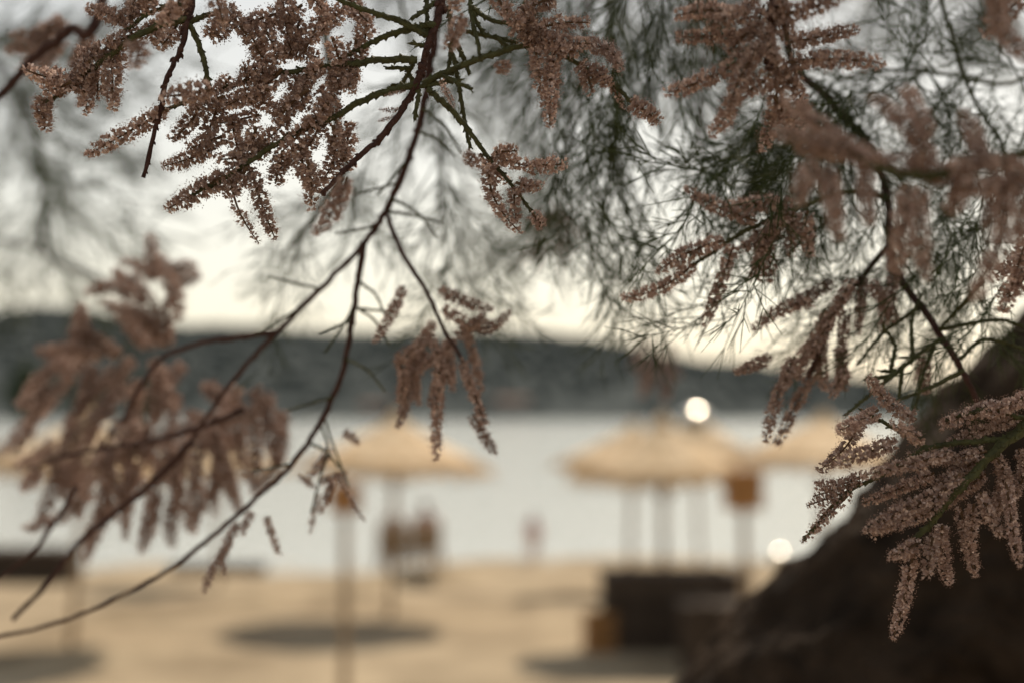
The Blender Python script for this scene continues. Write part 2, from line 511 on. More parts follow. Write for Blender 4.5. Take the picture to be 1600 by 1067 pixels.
# ------------------------------------------------------------------ straw umbrellas
def umbrella(px, d, diam, apex, rim, label, seed, cap=None, rimrag=0.10):
    rg = random.Random(seed)
    x = (px - 800) / FPX * d; y = d * math.cos(PITCH) * 1.0
    gz = ground_z(x, y)
    root = empty('straw_umbrella', (x, y, gz))
    root.rotation_euler = (rg.uniform(-.045, .045), rg.uniform(-.06, .06), rg.uniform(0, 6))
    tag(root, label, 'umbrella', 'straw beach umbrellas')
    R = diam / 2
    m = MB(); m.tube([(0, 0, -.2), (0.01, 0, 1.0), (0, 0, apex - .08)], [.045, .042, .038], 12); m.build('pole', M['pole'], root, True)
    nr = 10
    sl = (apex - rim) / R
    for k in range(nr):
        a = 2 * math.pi * (k + .3) / nr
        e = Vector((math.cos(a), math.sin(a), 0))
        m = MB(); m.tube([e * .04 + Vector((0, 0, apex - .13)), e * (R * .97) + Vector((0, 0, rim - .03))], [.016, .012], 6); m.build('rib', M['pole'], root)
    for k in range(4):
        a = math.pi / 2 * k + .5
        e = Vector((math.cos(a), math.sin(a), 0))
        m = MB(); m.tube([e * .04 + Vector((0, 0, rim - .25)), e * (R * .5) + Vector((0, 0, apex - sl * R * .5 - .10))], [.014, .014], 6); m.build('strut', M['pole'], root)
    # overlapping tiers of thatch: solid skirt plus ragged blades
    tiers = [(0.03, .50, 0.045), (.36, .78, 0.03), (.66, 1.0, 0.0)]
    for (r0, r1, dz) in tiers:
        n = 72
        m = MB()
        vs = []; fs = []
        prof = [r0, (r0 + r1) / 2, r1 - .05]
        for i, rr in enumerate(prof):
            for j in range(n):
                th = 2 * math.pi * j / n
                q = rr * R * (1 + rg.uniform(-.012, .012))
                vs.append((q * math.cos(th), q * math.sin(th), apex - sl * q - .05 * math.sin(math.pi * rr) + dz + rg.uniform(-.012, .012)))
        for i in range(2):
            for j in range(n):
                j2 = (j + 1) % n
                fs.append((i * n + j, i * n + j2, (i + 1) * n + j2, (i + 1) * n + j))
        m.add(vs, fs)
        for k in range(int(240 * r1)):
            th = rg.uniform(0, 2 * math.pi); w_ = rg.uniform(.012, .028)
            q0 = (r1 - .22) * R; q1 = r1 * R * (1 + rg.uniform(-.05, .05))
            zz = lambda q: apex - sl * q - .05 * math.sin(math.pi * q / R) + dz
            t = Vector((-math.sin(th), math.cos(th), 0)) * w_; e = Vector((math.cos(th), math.sin(th), 0))
            th2 = rg.uniform(-.03, .03)
            p0 = e * q0 + Vector((0, 0, zz(q0) + .012)); p1 = e * q1 + t.normalized() * th2 + Vector((0, 0, zz(q1) + .008 - rg.uniform(0, rimrag)))
            pm = e * (q1 - .05) + t.normalized() * th2 + Vector((0, 0, zz(q1 - .05) + .015))
            m.add([p0 - t, p0 + t, pm + t, pm - t, p1 + t * .3, p1 - t * .3], [(0, 1, 2, 3), (3, 2, 4, 5)])
        m.build('thatch_tier', M['thatch_rim_shade'] if r1 == 1.0 else M['thatch'], root)
    if cap is None:
        m = MB(); m.lathe([(.16, apex - .05), (.10, apex + .05), (.03, apex + .12), (.02, apex + .16)], 20); m.build('thatch_knot', M['thatch'], root, True)
        return root
    m = MB(); m.lathe([(cap, apex - .045 + .03), (cap * .98, apex - .04 + .04), (cap * .5, apex + .04 + cap * .19), (.012, apex + .04 + cap * .40)], 28); m.build('metal_cap', M['steel'], root, True)
    return root


umbrella(612, 20.0, 2.85, 2.72, 2.04, 'straw umbrella standing landward of the two seated people', 1)
umbrella(118, 17.2, 2.6, 2.72, 2.08, 'straw umbrella standing seaward of the trailing blossom branch tips', 2)
umbrella(345, 25.5, 2.7, 2.7, 2.04, 'straw umbrella half hidden behind the lowest hanging blossom cluster', 3)
umbrella(983, 24.0, 2.8, 2.72, 2.06, 'straw umbrella on the seaward side of the dark timber box', 4)
umbrella(1036, 17.6, 2.4, 2.68, 2.02, 'straw umbrella standing right over the dark timber box', 5)
umbrella(1093, 27.0, 2.6, 3.1, 2.15, 'tall straw umbrella with a glinting metal cap near the shore', 6, cap=0.30)
umbrella(1275, 20.5, 3.1, 2.74, 2.04, 'straw umbrella partly hidden by the leaning tree trunk', 7)


# ------------------------------------------------------------------ posts with orange boxes
def box_post(px, d, boxy, label, seed, tilt, k_=1.0):
    x = (px - 800) / FPX * d; y = d
    gz = ground_z(x, y)
    ztop = CAMZ - (boxy - 645) / FPX * d
    root = empty('box_post', (x, y, gz))
    tag(root, label, 'post', 'posts with orange boxes')
    h = ztop - gz
    m = MB(); m.tube([(0, 0, -.3), (0.01, 0, h * .5), (0, 0, h - .165 * k_)], [.045, .042, .038], 12); m.build('pole', M['pole'], root, True)
    R_ = Matrix.Rotation(tilt, 3, 'Z')
    for (cx, cy, sx, sy) in [(0, -.145, .31, .018), (0, .145, .31, .018), (-.146, 0, .018, .268), (.146, 0, .018, .268)]:
        for j in range(3):
            m = MB(); m.box(R_ @ Vector((cx * k_, cy * k_, h + (j - 1) * .118 * k_)), (sx * k_, sy * k_, .108 * k_), R_); m.build('board', M['orangebox'], root)
    m = MB(); m.box((0, 0, h + .19 * k_), (.37 * k_, .37 * k_, .022 * k_), R_); m.build('lid', M['orangebox'], root)
    m = MB(); m.box((0, 0, h - .155 * k_), (.26 * k_, .26 * k_, .02), R_); m.build('base', M['orangebox'], root)


box_post(1160, 13.6, 766, 'thin post with an orange box seaward of the leaning trunk', 1, .12)
box_post(540, 13.2, 778, 'thin post with a smaller orange box landward of the seated people', 2, .6, .72)


# ------------------------------------------------------------------ dark timber boxes
def timber_box(px, d, wdt, dep, hgt, rz, label):
    x = (px - 800) / FPX * d; y = d
    root = empty('timber_box', (x, y, ground_z(x, y) - .01), rz)
    tag(root, label, 'box', 'dark timber boxes on the sand')
    n = 6; ph = hgt / n
    me_l = MB(); me_l.box((0, 0, 0), (wdt, .03, ph - .012)); me_l = me_l.mesh('plank', M['darkwood'])
    me_s = MB(); me_s.box((0, 0, 0), (.03, dep - .066, ph - .012)); me_s = me_s.mesh('plank', M['darkwood'])
    for k in range(n):
        z = (k + .5) * ph
        for sy in (-1, 1):
            o = bpy.data.objects.new('plank', me_l); COL.objects.link(o); o.parent = root; o.location = (0, sy * (dep / 2 - .015), z)
        for sx in (-1, 1):
            o = bpy.data.objects.new('plank', me_s); COL.objects.link(o); o.parent = root; o.location = (sx * (wdt / 2 - .02), 0, z)
    for sx in (-1, 1):
        for sy in (-1, 1):
            m = MB(); m.box((sx * (wdt / 2 - .075), sy * (dep / 2 - .07), hgt / 2), (.07, .07, hgt)); m.build('corner_post', M['darkwood'], root)
    nl = 5
    for k in range(nl):
        m = MB(); m.box((0, -dep / 2 + (k + .5) * dep / nl, hgt + .02), (wdt + .08, dep / nl - .012, .03)); m.build('lid_plank', M['darkwood'], root)
    for sx in (-1, 1):
        m = MB(); m.box((sx * wdt * .3, 0, hgt + .048), (.08, dep - .05, .022)); m.build('lid_batten', M['darkwood'], root)


timber_box(1052, 17.2, 1.72, .8, .90, .03, 'dark timber box of planks standing below the straw umbrella')
timber_box(1150, 15.6, 1.25, .7, .72, -.06, 'smaller dark timber box of planks added over shaded sand close to the leaning trunk')  # extra box, added to darken sand lying in the tree's shade
timber_box(30, 27.0, 2.3, .8, .62, -.08, 'long low dark timber box near the waterline by the spit')
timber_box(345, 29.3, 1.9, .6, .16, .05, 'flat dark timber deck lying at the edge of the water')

# a slatted crate beside the big box
x, y = (938 - 800) / FPX * 16.9, 16.9
root = empty('slatted_crate', (x, y, ground_z(x, y) - .005), .25)
tag(root, 'small orange-brown slatted crate standing beside the dark timber box', 'crate')
for k in range(4):
    for (cx, cy, sx, sy) in ((0, -.15, .36, .016), (0, .15, .36, .016), (-.172, 0, .016, .28), (.172, 0, .016, .28)):
        m = MB(); m.box((cx, cy, .06 + k * .12), (sx, sy, .085)); m.build('slat', M['orangebox'], root)
for sx in (-1, 1):
    for sy in (-1, 1):
        m = MB(); m.box((sx * .15, sy * .128, .235), (.026, .026, .47)); m.build('corner_post', M['orangebox'], root)
m = MB(); m.box((0, 0, .02), (.32, .25, .014)); m.build('base', M['orangebox'], root)

# a made-up steel pail, its lid shaped to throw a sun glint
px, d = 1214, 30.5
x = (px - 800) / FPX * d
z = ground_z(x, d)
root = empty('glint_pail', (x, d, z))
tag(root, 'small shiny steel pail added to glint on the wet sand beyond the post', 'pail')
m = MB(); m.lathe([(.10, 0), (.14, .26), (.15, .27), (.14, .275)], 28); m.build('body', M['steel'], root, True)
m = MB(); m.lathe([(.22, .28), (.22, .292), (.12, .335), (.012, .38)], 28); m.build('lid', M['steel'], root, True)
m = MB(); m.tube([(.15 * math.cos(t), 0, .26 + .22 * math.sin(t)) for t in np.linspace(0, math.pi, 12)], [.005] * 12, 6); m.build('handle', M['steel'], root, True)


# ------------------------------------------------------------------ people
def skin_mesh(name, verts, edges, rads, material, parent, root=0, sub=2):
    me = bpy.data.meshes.new(name)
    me.from_pydata([tuple(v) for v in verts], edges, [])
    o = bpy.data.objects.new(name, me)
    COL.objects.link(o); o.parent = parent
    me.materials.append(material)
    md = o.modifiers.new('skin', 'SKIN'); md.use_smooth_shade = True
    sv = me.skin_vertices[0].data
    for i, r in enumerate(rads):
        sv[i].radius = (r, r) if not isinstance(r, tuple) else r
        sv[i].use_root = (i == root)
    s2 = o.modifiers.new('sub', 'SUBSURF'); s2.levels = sub; s2.render_levels = sub
    return o


def person(loc, rz, H, pose, top_m, bottom_m, label, hair_long):
    """pose: joints in metres for a 1.7 m figure, facing +Y; scaled to H"""
    s = H / 1.70
    root = empty('person', loc, rz)
    tag(root, label, 'person')
    V = []; R = []; E = []
    def v(p, r, par=None):
        V.append(Vector(p) * s); R.append(r * s if not isinstance(r, tuple) else (r[0] * s, r[1] * s))
        if par is not None: E.append((par, len(V) - 1))
        return len(V) - 1
    J = pose
    pel = v(J['pelvis'], .135)
    waist = v(J['waist'], .115, pel); chest = v(J['chest'], .135, waist)
    neckb = v(J['neck'], .055, chest)
    hd0 = v(Vector(J['head']) + Vector((0, .005, -.07)), .062, neckb)
    hd1 = v(J['head'], .088, hd0); hd2 = v(Vector(J['head']) + Vector((0, -.005, .075)), .07, hd1)
    nose = v(Vector(J['head']) + Vector((0, .105, -.02)), .014, hd1)
    for sd in (-1, 1):
        v(Vector(J['head']) + Vector((sd * .088, -.005, -.01)), .018, hd1)
        mir = lambda p: Vector((p[0] * sd, p[1], p[2]))
        sh = v(mir(J['shoulder']), .062, chest); el = v(mir(J['elbow']), .043, sh); wr = v(mir(J['wrist']), .028, el)
        hdv = (mir(J['wrist']) - mir(J['elbow'])).normalized()
        palm = v(mir(J['wrist']) + hdv * .05, .030, wr)
        side = hdv.cross(Vector((0, 0, 1)));  side = side.normalized() if side.length > .1 else Vector((1, 0, 0))
        for k, (o_, ln) in enumerate([(-.028, .065), (-.010, .078), (.009, .072), (.027, .056)]):
            b0 = v(mir(J['wrist']) + hdv * .085 + side * o_, .010, palm)
            b1 = v(mir(J['wrist']) + hdv * (.085 + ln * .6) + side * o_ * 1.1 + Vector((0, 0, -.008)), .009, b0)
            v(mir(J['wrist']) + hdv * (.085 + ln) + side * o_ * 1.1 + Vector((0, 0, -.025)), .007, b1)
        t0 = v(mir(J['wrist']) + hdv * .04 - side * .045, .011, palm); v(mir(J['wrist']) + hdv * .08 - side * .06, .009, t0)
        hp = v(mir(J['hip']), .095, pel); kn = v(mir(J['knee']), .062, hp); cf = v(mir(J['knee']).lerp(mir(J['ankle']), .35), .056, kn)
        an = v(mir(J['ankle']), .036, cf); toe = v(mir(J['ankle']) + Vector((0, .14, -.045)), .030, an)
        v(mir(J['ankle']) + Vector((0, -.04, -.045)), .03, an)
    skin_mesh('body', V, E, R, M['skin'], root)
    # clothing a little outside the body
    V2 = []; R2 = []; E2 = []
    def c(p, r, par=None):
        V2.append(Vector(p) * s); R2.append(r * s)
        if par is not None: E2.append((par, len(V2) - 1))
        return len(V2) - 1
    a = c(Vector(J['pelvis']).lerp(Vector(J['waist']), .5), .14); b_ = c(J['waist'], .13, a); d_ = c(J['chest'], .152, b_); c(Vector(J['chest']).lerp(Vector(J['neck']), .6), .09, d_)
    for sd in (-1, 1):
        mir = lambda p: Vector((p[0] * sd, p[1], p[2]))
        q = c(mir(J['shoulder']), .074, d_); c(mir(J['shoulder']).lerp(mir(J['elbow']), .55), .062, q)
    skin_mesh('shirt', V2, E2, R2, top_m, root)
    V2.clear(); R2.clear(); E2.clear()
    a = c(J['pelvis'], .150); c(Vector(J['pelvis']).lerp(Vector(J['waist']), .5), .135, a)
    for sd in (-1, 1):
        mir = lambda p: Vector((p[0] * sd, p[1], p[2]))
        q = c(mir(J['hip']), .112, a); c(mir(J['hip']).lerp(mir(J['knee']), .6), .092, q)
    skin_mesh('shorts', list(V2), list(E2), list(R2), bottom_m, root)
    # hair
    Hh = Vector(J['head'])
    V2.clear(); R2.clear(); E2.clear()
    a = c(Hh + Vector((0, -.02, .05)), .092); b_ = c(Hh + Vector((0, -.045, -.01)), .085, a)
    if hair_long: e_ = c(Hh + Vector((0, -.075, -.12)), .06, b_); c(Hh + Vector((0, -.085, -.24)), .035, e_)
    skin_mesh('hair', list(V2), list(E2), list(R2), M['hair'], root)
    # eyes and mouth
    for sd in (-1, 1):
        m = MB(); p = (Hh + Vector((sd * .032, .088, .015))) * s; m.box(p, (.02 * s, .012 * s, .010 * s)); m.build('eye', M['hair'], root)
    m = MB(); m.box((Hh + Vector((0, .086, -.06))) * s, (.04 * s, .012 * s, .008 * s)); m.build('mouth', M['plum'], root)
    return root


SEAT = dict(pelvis=(0, 0, .52), waist=(0, -.03, .68), chest=(0, -.02, .90), neck=(0, 0, 1.08), head=(0, .03, 1.23), shoulder=(.17, -.02, 1.0),
            elbow=(.24, .10, .76), wrist=(.17, .32, .66), hip=(.10, .02, .51), knee=(.13, .46, .52), ankle=(.12, .52, .09))
STAND = dict(pelvis=(0, 0, .93), waist=(0, -.01, 1.08), chest=(0, 0, 1.27), neck=(0, -.005, 1.44), head=(0, .02, 1.58), shoulder=(.165, 0, 1.38),
             elbow=(.25, -.02, 1.10), wrist=(.24, .08, .87), hip=(.09, 0, .90), knee=(.10, .03, .49), ankle=(.105, -.01, .08))


def lounger(loc, rz, label):
    root = empty('sun_lounger', loc, rz)
    tag(root, label, 'lounger', 'loungers with seated people')
    m = MB()
    for sx in (-.29, .29): m.box((sx, .35, .34), (.045, 1.85, .05))
    for yy in (-.55, 1.25): m.box((0, yy, .34), (.535, .045, .05))
    m.build('frame', M['pole'], root)
    for sx in (-.29, .29):
        for yy in (-.4, 1.1):
            m = MB(); m.box((sx, yy, .155), (.05, .05, .315)); m.build('leg', M['pole'], root)
    for k in range(9):
        m = MB(); m.box((0, -.02 + k * .145, .375), (.62, .115, .018)); m.build('slat', M['pole'], root)
    R_ = Matrix.Rotation(math.radians(-62), 3, 'X')
    for sx in (-.25, .25):
        m = MB(); m.box(Vector((sx, -.13, .38)) + R_ @ Vector((0, -.30, 0)), (.04, .62, .03), R_); m.build('backrest_rail', M['pole'], root)
    for k in range(5):
        m = MB(); m.box(Vector((0, -.13, .38)) + R_ @ Vector((0, -.06 - k * .12, .03)), (.56, .10, .018), R_); m.build('backrest_slat', M['pole'], root)
    m = MB(); m.box((0, .6, .418), (.56, 1.25, .055)); m.build('cushion', M['canvas'], root)


for px, tm, bm, lab, lab2, hl in ((616, M['slate'], M['plum'], 'person in grey shirt seated on a lounger beside the umbrella pole', 'wooden lounger under the person in the grey shirt', False),
                                  (666, M['plum'], M['slate'], 'person in mauve shirt with long dark hair seated on a lounger', 'wooden lounger under the person in the mauve shirt', True)):
    d = 26.0
    x = (px - 800) / FPX * d
    gz = ground_z(x, d + .3)
    person((x, d, gz + .0), 0.08, 1.70, SEAT, tm, bm, lab, hl)
    lounger((x, d - .02, gz + .005), 0.08, lab2)
px, d = 833, 31.2
x = (px - 800) / FPX * d
person((x, d, SEA_Z - .02), .3, 1.15, STAND, M['pink'], M['plum'], 'small child in a pink top standing at the edge of the water', True)

# ------------------------------------------------------------------ the tamarisk tree
# trunk leans across the lower right, the bough arches over the view, branches hang from it
TREE_BASE = at(1010, 2900, 1.75)
TREE_BASE.z = ground_z(TREE_BASE.x, TREE_BASE.y)
TREE = empty('tamarisk_tree', TREE_BASE)
tag(TREE, 'old leaning tamarisk tree with dark trunk, feathery green twigs and drooping pink-brown blossom spikes', 'tree')


def P(pts):
    return [at(*p) for p in pts]


trunk_path = [tuple(TREE_BASE - Vector((0, 0, .15))), tuple(at(1040, 2300, 1.65)), tuple(at(1090, 1750, 1.55)), tuple(at(1305, 1322, 1.45)), tuple(at(1590, 1055, 1.40)),
              tuple(at(1830, 785, 1.38)), tuple(at(2150, 480, 1.35)), tuple(at(2420, 60, 1.28)), tuple(at(2450, -480, 1.15))]
tr_r = [.27, .235, .215, .205, .20, .205, .155, .11, .075]
sp = spline([(*p, r) for p, r in zip(trunk_path, tr_r)], 14)
m = MB()
NT = 72
pts = [Vector(q[:3]) for q in sp]
a = Vector((1, 0, 0))
vs = []; fs = []
for i, q in enumerate(sp):
    t = (pts[min(i + 1, len(pts) - 1)] - pts[max(i - 1, 0)]).normalized()
    a = (a - t * a.dot(t)).normalized(); b_ = t.cross(a)
    for j in range(NT):
        th = 2 * math.pi * j / NT
        e = a * math.cos(th) + b_ * math.sin(th)
        s_ = i * .06
        ridge = abs(noise.noise(Vector((math.cos(th) * 3.2, math.sin(th) * 3.2, s_ * 1.6)))) * .055
        lump = noise.noise(Vector((math.cos(th) * .9, math.sin(th) * .9, s_ * .9 + 7))) * .016
        fine = abs(noise.noise(Vector((math.cos(th) * 9, math.sin(th) * 9, s_ * 5)))) * .022
        k_ = q[3] / .2
        vs.append(pts[i] + e * (q[3] + (lump - ridge - fine + .03) * k_))
for i in range(len(sp) - 1):
    for j in range(NT):
        j2 = (j + 1) % NT
        fs.append((i * NT + j, i * NT + j2, (i + 1) * NT + j2, (i + 1) * NT + j))
m.add(vs, fs)


def to_tree(o):
    o.parent = TREE
    o.matrix_parent_inverse = Matrix.Translation(-TREE_BASE)
    return o


to_tree(m.build('trunk', M['bark'], smooth=True))

bough_path = [tuple(at(2440, -380, 1.16)), tuple(at(2250, -800, 1.05)), tuple(at(1800, -1000, .95)), tuple(at(1200, -1020, .88)), tuple(at(600, -980, .84)), tuple(at(0, -900, .84)), tuple(at(-500, -760, .88))]
sp = spline([(*p, r) for p, r in zip(bough_path, [.07, .05, .036, .028, .022, .016, .008])], 8)
rg = random.Random(3)
m = MB(); m.tube([q[:3] for q in sp], [q[3] for q in sp], 14, wob=.08, rng=rg)
to_tree(m.build('bough', M['bark'], smooth=True))


# --- blossom spike meshes (shared): real little flowers, petals and stamens round a stem
def make_spike(seed, n, bend, sparse=0.0, bracts=False, taper=.55, Lh=.036, ped=.0016):
    rg = random.Random(seed)
    m = MB()
    ax = lambda t: Vector((bend * Lh * t * t, bend * .3 * Lh * math.sin(t * 3), Lh * t))
    m.mat = 1
    m.tube([ax(k / 7) for k in range(8)], [.0006 * (1 - .6 * k / 7) for k in range(8)], 5)
    for k in range(n):
        t = .04 + .95 * (k + rg.uniform(-.4, .4)) / n
        if sparse and rg.random() < sparse * (1 - .5 * t): continue
        phi = k * 2.39996 + rg.uniform(-.5, .5)
        p = ax(t)
        tan = (ax(min(1, t + .02)) - ax(t - .02)).normalized()
        ra = Vector((math.cos(phi), math.sin(phi), 0)); ra = (ra - tan * ra.dot(tan)).normalized()
        el = rg.uniform(-.3, .65) + (.75 * max(0, t - .88) / .12) - .5 * max(0, .1 - t) / .1
        u = (ra * math.cos(el) + tan * math.sin(el)).normalized()
        sc = (1 - (1 - taper) * max(0, (t - .6) / .4) ** 1.6) * rg.uniform(.78, 1.18) * min(1.0, .7 + t * 4)
        o = p + u * ped * sc * rg.uniform(.75, 1.15)
        w1 = u.orthogonal().normalized(); w2 = u.cross(w1)
        m.mat = 1
        m.add([p - tan * .0002, p + tan * .0002, o], [(0, 1, 2)])
        m.mat = 0
        opn = rg.uniform(.35, 1.05)
        ro = rg.uniform(0, 6.28)
        for j in range(5):
            g = ro + j * 1.2566 + rg.uniform(-.15, .15)
            q = w1 * math.cos(g) + w2 * math.sin(g); s_ = u.cross(q)
            dr = (u * math.cos(opn) + q * math.sin(opn))
            ln = .0019 * sc * rg.uniform(.85, 1.15); wd = .00058 * sc
            mid = o + dr * ln * .6 + u * .0002 * sc
            m.add([o, mid + s_ * wd, o + dr * ln, mid - s_ * wd], [(0, 1, 2, 3)])
        m.mat = 2
        if rg.random() < .75:
            for j in range(rg.choice((3, 4, 5))):
                g = ro + .6 + j * 1.4 + rg.uniform(-.4, .4)
                q = w1 * math.cos(g) + w2 * math.sin(g); s_ = u.cross(q)
                dr = (u * .86 + q * rg.uniform(.2, .7)).normalized()
                ln = .0027 * sc * rg.uniform(.75, 1.15)
                e = o + dr * ln
                m.add([o - s_ * .00006, o + s_ * .00006, e], [(0, 1, 2)])
                r_ = .00024 * sc
                m.add([e + dr * r_ * 1.2, e + s_ * r_, e + q * r_, e - s_ * r_, e - q * r_, e - dr * r_], [(0, 1, 2), (0, 2, 3), (0, 3, 4), (0, 4, 1), (5, 2, 1), (5, 3, 2), (5, 4, 3), (5, 1, 4)])
    if bracts:
        m.mat = 1
        for k in range(7):
            t = .3 + .1 * k
            p = ax(t); phi = k * 2.4
            ra = Vector((math.cos(phi), math.sin(phi), .35)).normalized(); s_ = ra.cross(Vector((0, 0, 1))).normalized()
            m.add([p, p + ra * .002 + s_ * .0008, p + ra * .0052, p + ra * .002 - s_ * .0008], [(0, 1, 2, 3)])
    return m.mesh('flower_spike', [M['petal'], M['axis'], M['stamen']])


SPIKES = [make_spike(100 + k, 124, (.0, .10, .22, .34, -.05, .15)[k % 6], taper=(.72, .58, .82)[k % 3]) for k in range(12)]
SHORT = [make_spike(130 + k, 62, (.0, .1, .2)[k % 3], taper=(.8, .65)[k % 2], Lh=.018) for k in range(6)]
SPARSE = [make_spike(150 + k, 62, (.06, .2, .3)[k], sparse=.45, bracts=(k == 0), taper=.5, ped=.001) for k in range(3)]
BUDS = [make_spike(170 + k, 56, .12 * k, sparse=.12, taper=.45, ped=.001) for k in range(2)]
NSPIKE = [0]
rs = random.Random(77)


def spike(parent, x0, y0, d0, x1, y1, d1, width=1.0, kind=None):
    a_, b_ = at(x0, y0, d0), at(x1, y1, d1)
    v = b_ - a_
    ln = v.length
    pool = SPIKES if kind is None else (SPARSE if kind == 's' else BUDS)
    base_l = .036
    if kind is None and ln < .0235: pool = SHORT; base_l = .018
    o = bpy.data.objects.new('flower_spike', rs.choice(pool))
    COL.objects.link(o)
    q = v.to_track_quat('Z', 'X')
    roll = Matrix.Rotation(rs.uniform(0, 6.28), 4, 'Z')
    # gravity: roll is free, the bend of the variant turns with it
    w = width * 1.36 * rs.uniform(.88, 1.12)
    Mx = Matrix.Translation(a_) @ q.to_matrix().to_4x4() @ roll @ Matrix.Diagonal((w, w, ln / base_l, 1))
    o.parent = parent
    o.matrix_basis = Mx
    NSPIKE[0] += 1
    return o


def scales(m, path, rads, rg, step, size):
    """little clasping leaves that make the young twigs jagged"""
    acc = 0.0; k = 0
    for i in range(len(path) - 1):
        a_, b_ = path[i], path[i + 1]
        seg = (b_ - a_).length
        t = (b_ - a_).normalized()
        w1 = t.orthogonal().normalized(); w2 = t.cross(w1)
        while acc < seg:
            p = a_ + t * acc
            phi = k * 2.39996; k += 1
            ra = w1 * math.cos(phi) + w2 * math.sin(phi); sd = t.cross(ra)
            r = rads[i]
            sz = size * rg.uniform(.7, 1.3)
            m.add([p + ra * r * .6 + sd * r * .9, p + ra * r * .6 - sd * r * .9, p + ra * (r + sz * .42) + t * sz, p + ra * r * .8 + t * sz * 1.1], [(0, 1, 2), (0, 2, 3), (1, 3, 2)])
            acc += step * rg.uniform(.7, 1.3)
        acc -= seg


def branch(pts, r0, r1, material, name='branch', parent=None, knob=0.0, scale=0.0, sub=6, seed=0, base=True):
    """pts: (px, py, depth) ; radii in metres"""
    rg = random.Random(seed * 7 + int(pts[0][0]))
    W = P(pts)
    path = [Vector(q) for q in spline([tuple(p) for p in W], sub)]
    n = len(path)
    rad = [r0 + (r1 - r0) * i / (n - 1) for i in range(n)]
    # slow natural kinks
    for i in range(1, n - 1):
        f = rad[i] * .28
        path[i] = path[i] + Vector((rg.uniform(-f, f), rg.uniform(-f, f), rg.uniform(-f, f)))
    m = MB()
    m.tube(path, rad, 8, wob=.10 + knob * .1, rng=rg)
    if knob:
        for i in range(1, n - 1):
            if rg.random() < .8:
                for _ in range(rg.choice((1, 1, 2))):
                    t = (path[i + 1] - path[i]).normalized()
                    e = t.orthogonal().normalized(); e.rotate(Matrix.Rotation(rg.uniform(0, 6.28), 3, t))
                    p = path[i].lerp(path[i + 1], rg.random())
                    r = rad[i] * knob * rg.uniform(.6, 1.1)
                    m.tube([p + e * rad[i] * .3 - t * r, p + e * (rad[i] + r * .25), p + e * (rad[i] + r * .75) + t * r * .9], [r * .8, r * .75, r * .18], 6)
    if scale:
        scales(m, path, rad, rg, scale * .55, scale)
    o = m.build(name, material, smooth=not scale)
    if parent is None:
        to_tree(o)
    else:
        o.parent = parent
        if base and parent is None: o['base'] = tuple(TREE_BASE)
    return o


for o in [TREE]: o['base'] = tuple(TREE_BASE)


def twig(parent, pts, r0=.0009, r1=.0006, seed=0, scale=.0019):
    return branch(pts, r0, r1, M['greentwig'], 'green_twig', parent, scale=scale, seed=seed)


def jit(d, s=.010):
    return d + rs.uniform(-s, s)


F = .65
# ---- A: blossom branch in the top left corner
A = branch([(420, -960, .84), (390, -500, .72), (318, -120, .66), (300, 0, .652), (293, 35, .65)], .0032, .0014, M['redbark'], seed=1, knob=.8)
twig(A, [(293, 30, .65), (232, 47, .652), (172, 86, .655), (120, 128, .658), (75, 158, .66), (58, 156, .66)], .0016, .0008, 2)
twig(A, [(296, 5, .655), (240, 17, .655), (200, 45, .655)], .0012, .0006, 3)
branch([(296, 20, .65), (285, 70, .648), (262, 122, .646), (247, 185, .645), (224, 278, .645)], .0014, .0010, M['redbark'], 'bare_twig', A, knob=1.0, seed=4)
twig(A, [(296, 38, .65), (312, 75, .65), (322, 110, .65), (328, 140, .65)], .0014, .0010, 5)
twig(A, [(297, 36, .65), (318, 26, .65), (345, 20, .65)], .0014, .0010, 6)
for s_ in [(172, 70, 120, 108), (140, 95, 85, 128), (108, 118, 50, 128), (110, 128, 72, 150), (72, 155, 60, 182), (68, 165, 70, 203), (135, 108, 138, 176), (148, 105, 166, 150), (128, 112, 110, 138),
           (180, 66, 190, 104), (160, 80, 118, 90), (200, 60, 166, 66), (175, 80, 176, 168), (200, 42, 215, 70), (230, 40, 255, 70), (290, 15, 262, 75), (282, 5, 238, 48)]:
    spike(A, s_[0], s_[1], jit(.655), s_[2], s_[3], jit(.655))
for s_ in [(205, 34, 138, 12), (238, 0, 184, 36), (215, -15, 200, 40), (235, -10, 225, 20)]:
    spike(A, s_[0], s_[1], jit(.66), s_[2], s_[3], jit(.66))
for s_ in [(212, 62, 216, 102, .54), (300, -25, 250, 40, .60), (330, -30, 350, 40, .60)]:
    spike(A, s_[0], s_[1], s_[4], s_[2], s_[3], s_[4])

# ---- C: the main reddish stem in focus, and everything that starts from it
C = branch([(800, -1000, .86), (760, -500, .74), (705, -130, .665), (690, 0, .652), (680, 40, .65), (664, 85, .65), (655, 122, .65), (640, 152, .65), (622, 182, .648), (598, 212, .646), (570, 237, .644), (540, 266, .64), (503, 303, .632)],
           .0022, .0011, M['redbark'], seed=9, knob=.8)
B1 = [(666, 56, .65), (630, 36, .648), (590, 22, .645), (530, 0, .64), (470, -30, .635)]
B2 = [(682, 38, .65), (640, 46, .652), (600, 58, .655), (560, 78, .658), (520, 100, .66), (470, 122, .66)]
B3 = [(652, 94, .65), (600, 94, .652), (550, 100, .654), (490, 108, .655), (430, 116, .655), (372, 132, .655), (318, 150, .655), (258, 172, .652)]
B4 = [(652, 132, .65), (610, 142, .65), (565, 158, .65), (520, 185, .65), (470, 205, .65), (430, 226, .65), (395, 250, .65), (350, 280, .65), (300, 305, .65)]
for k, b_ in enumerate((B1, B2, B3, B4)):
    twig(C, b_, .0017, .0008, 20 + k)
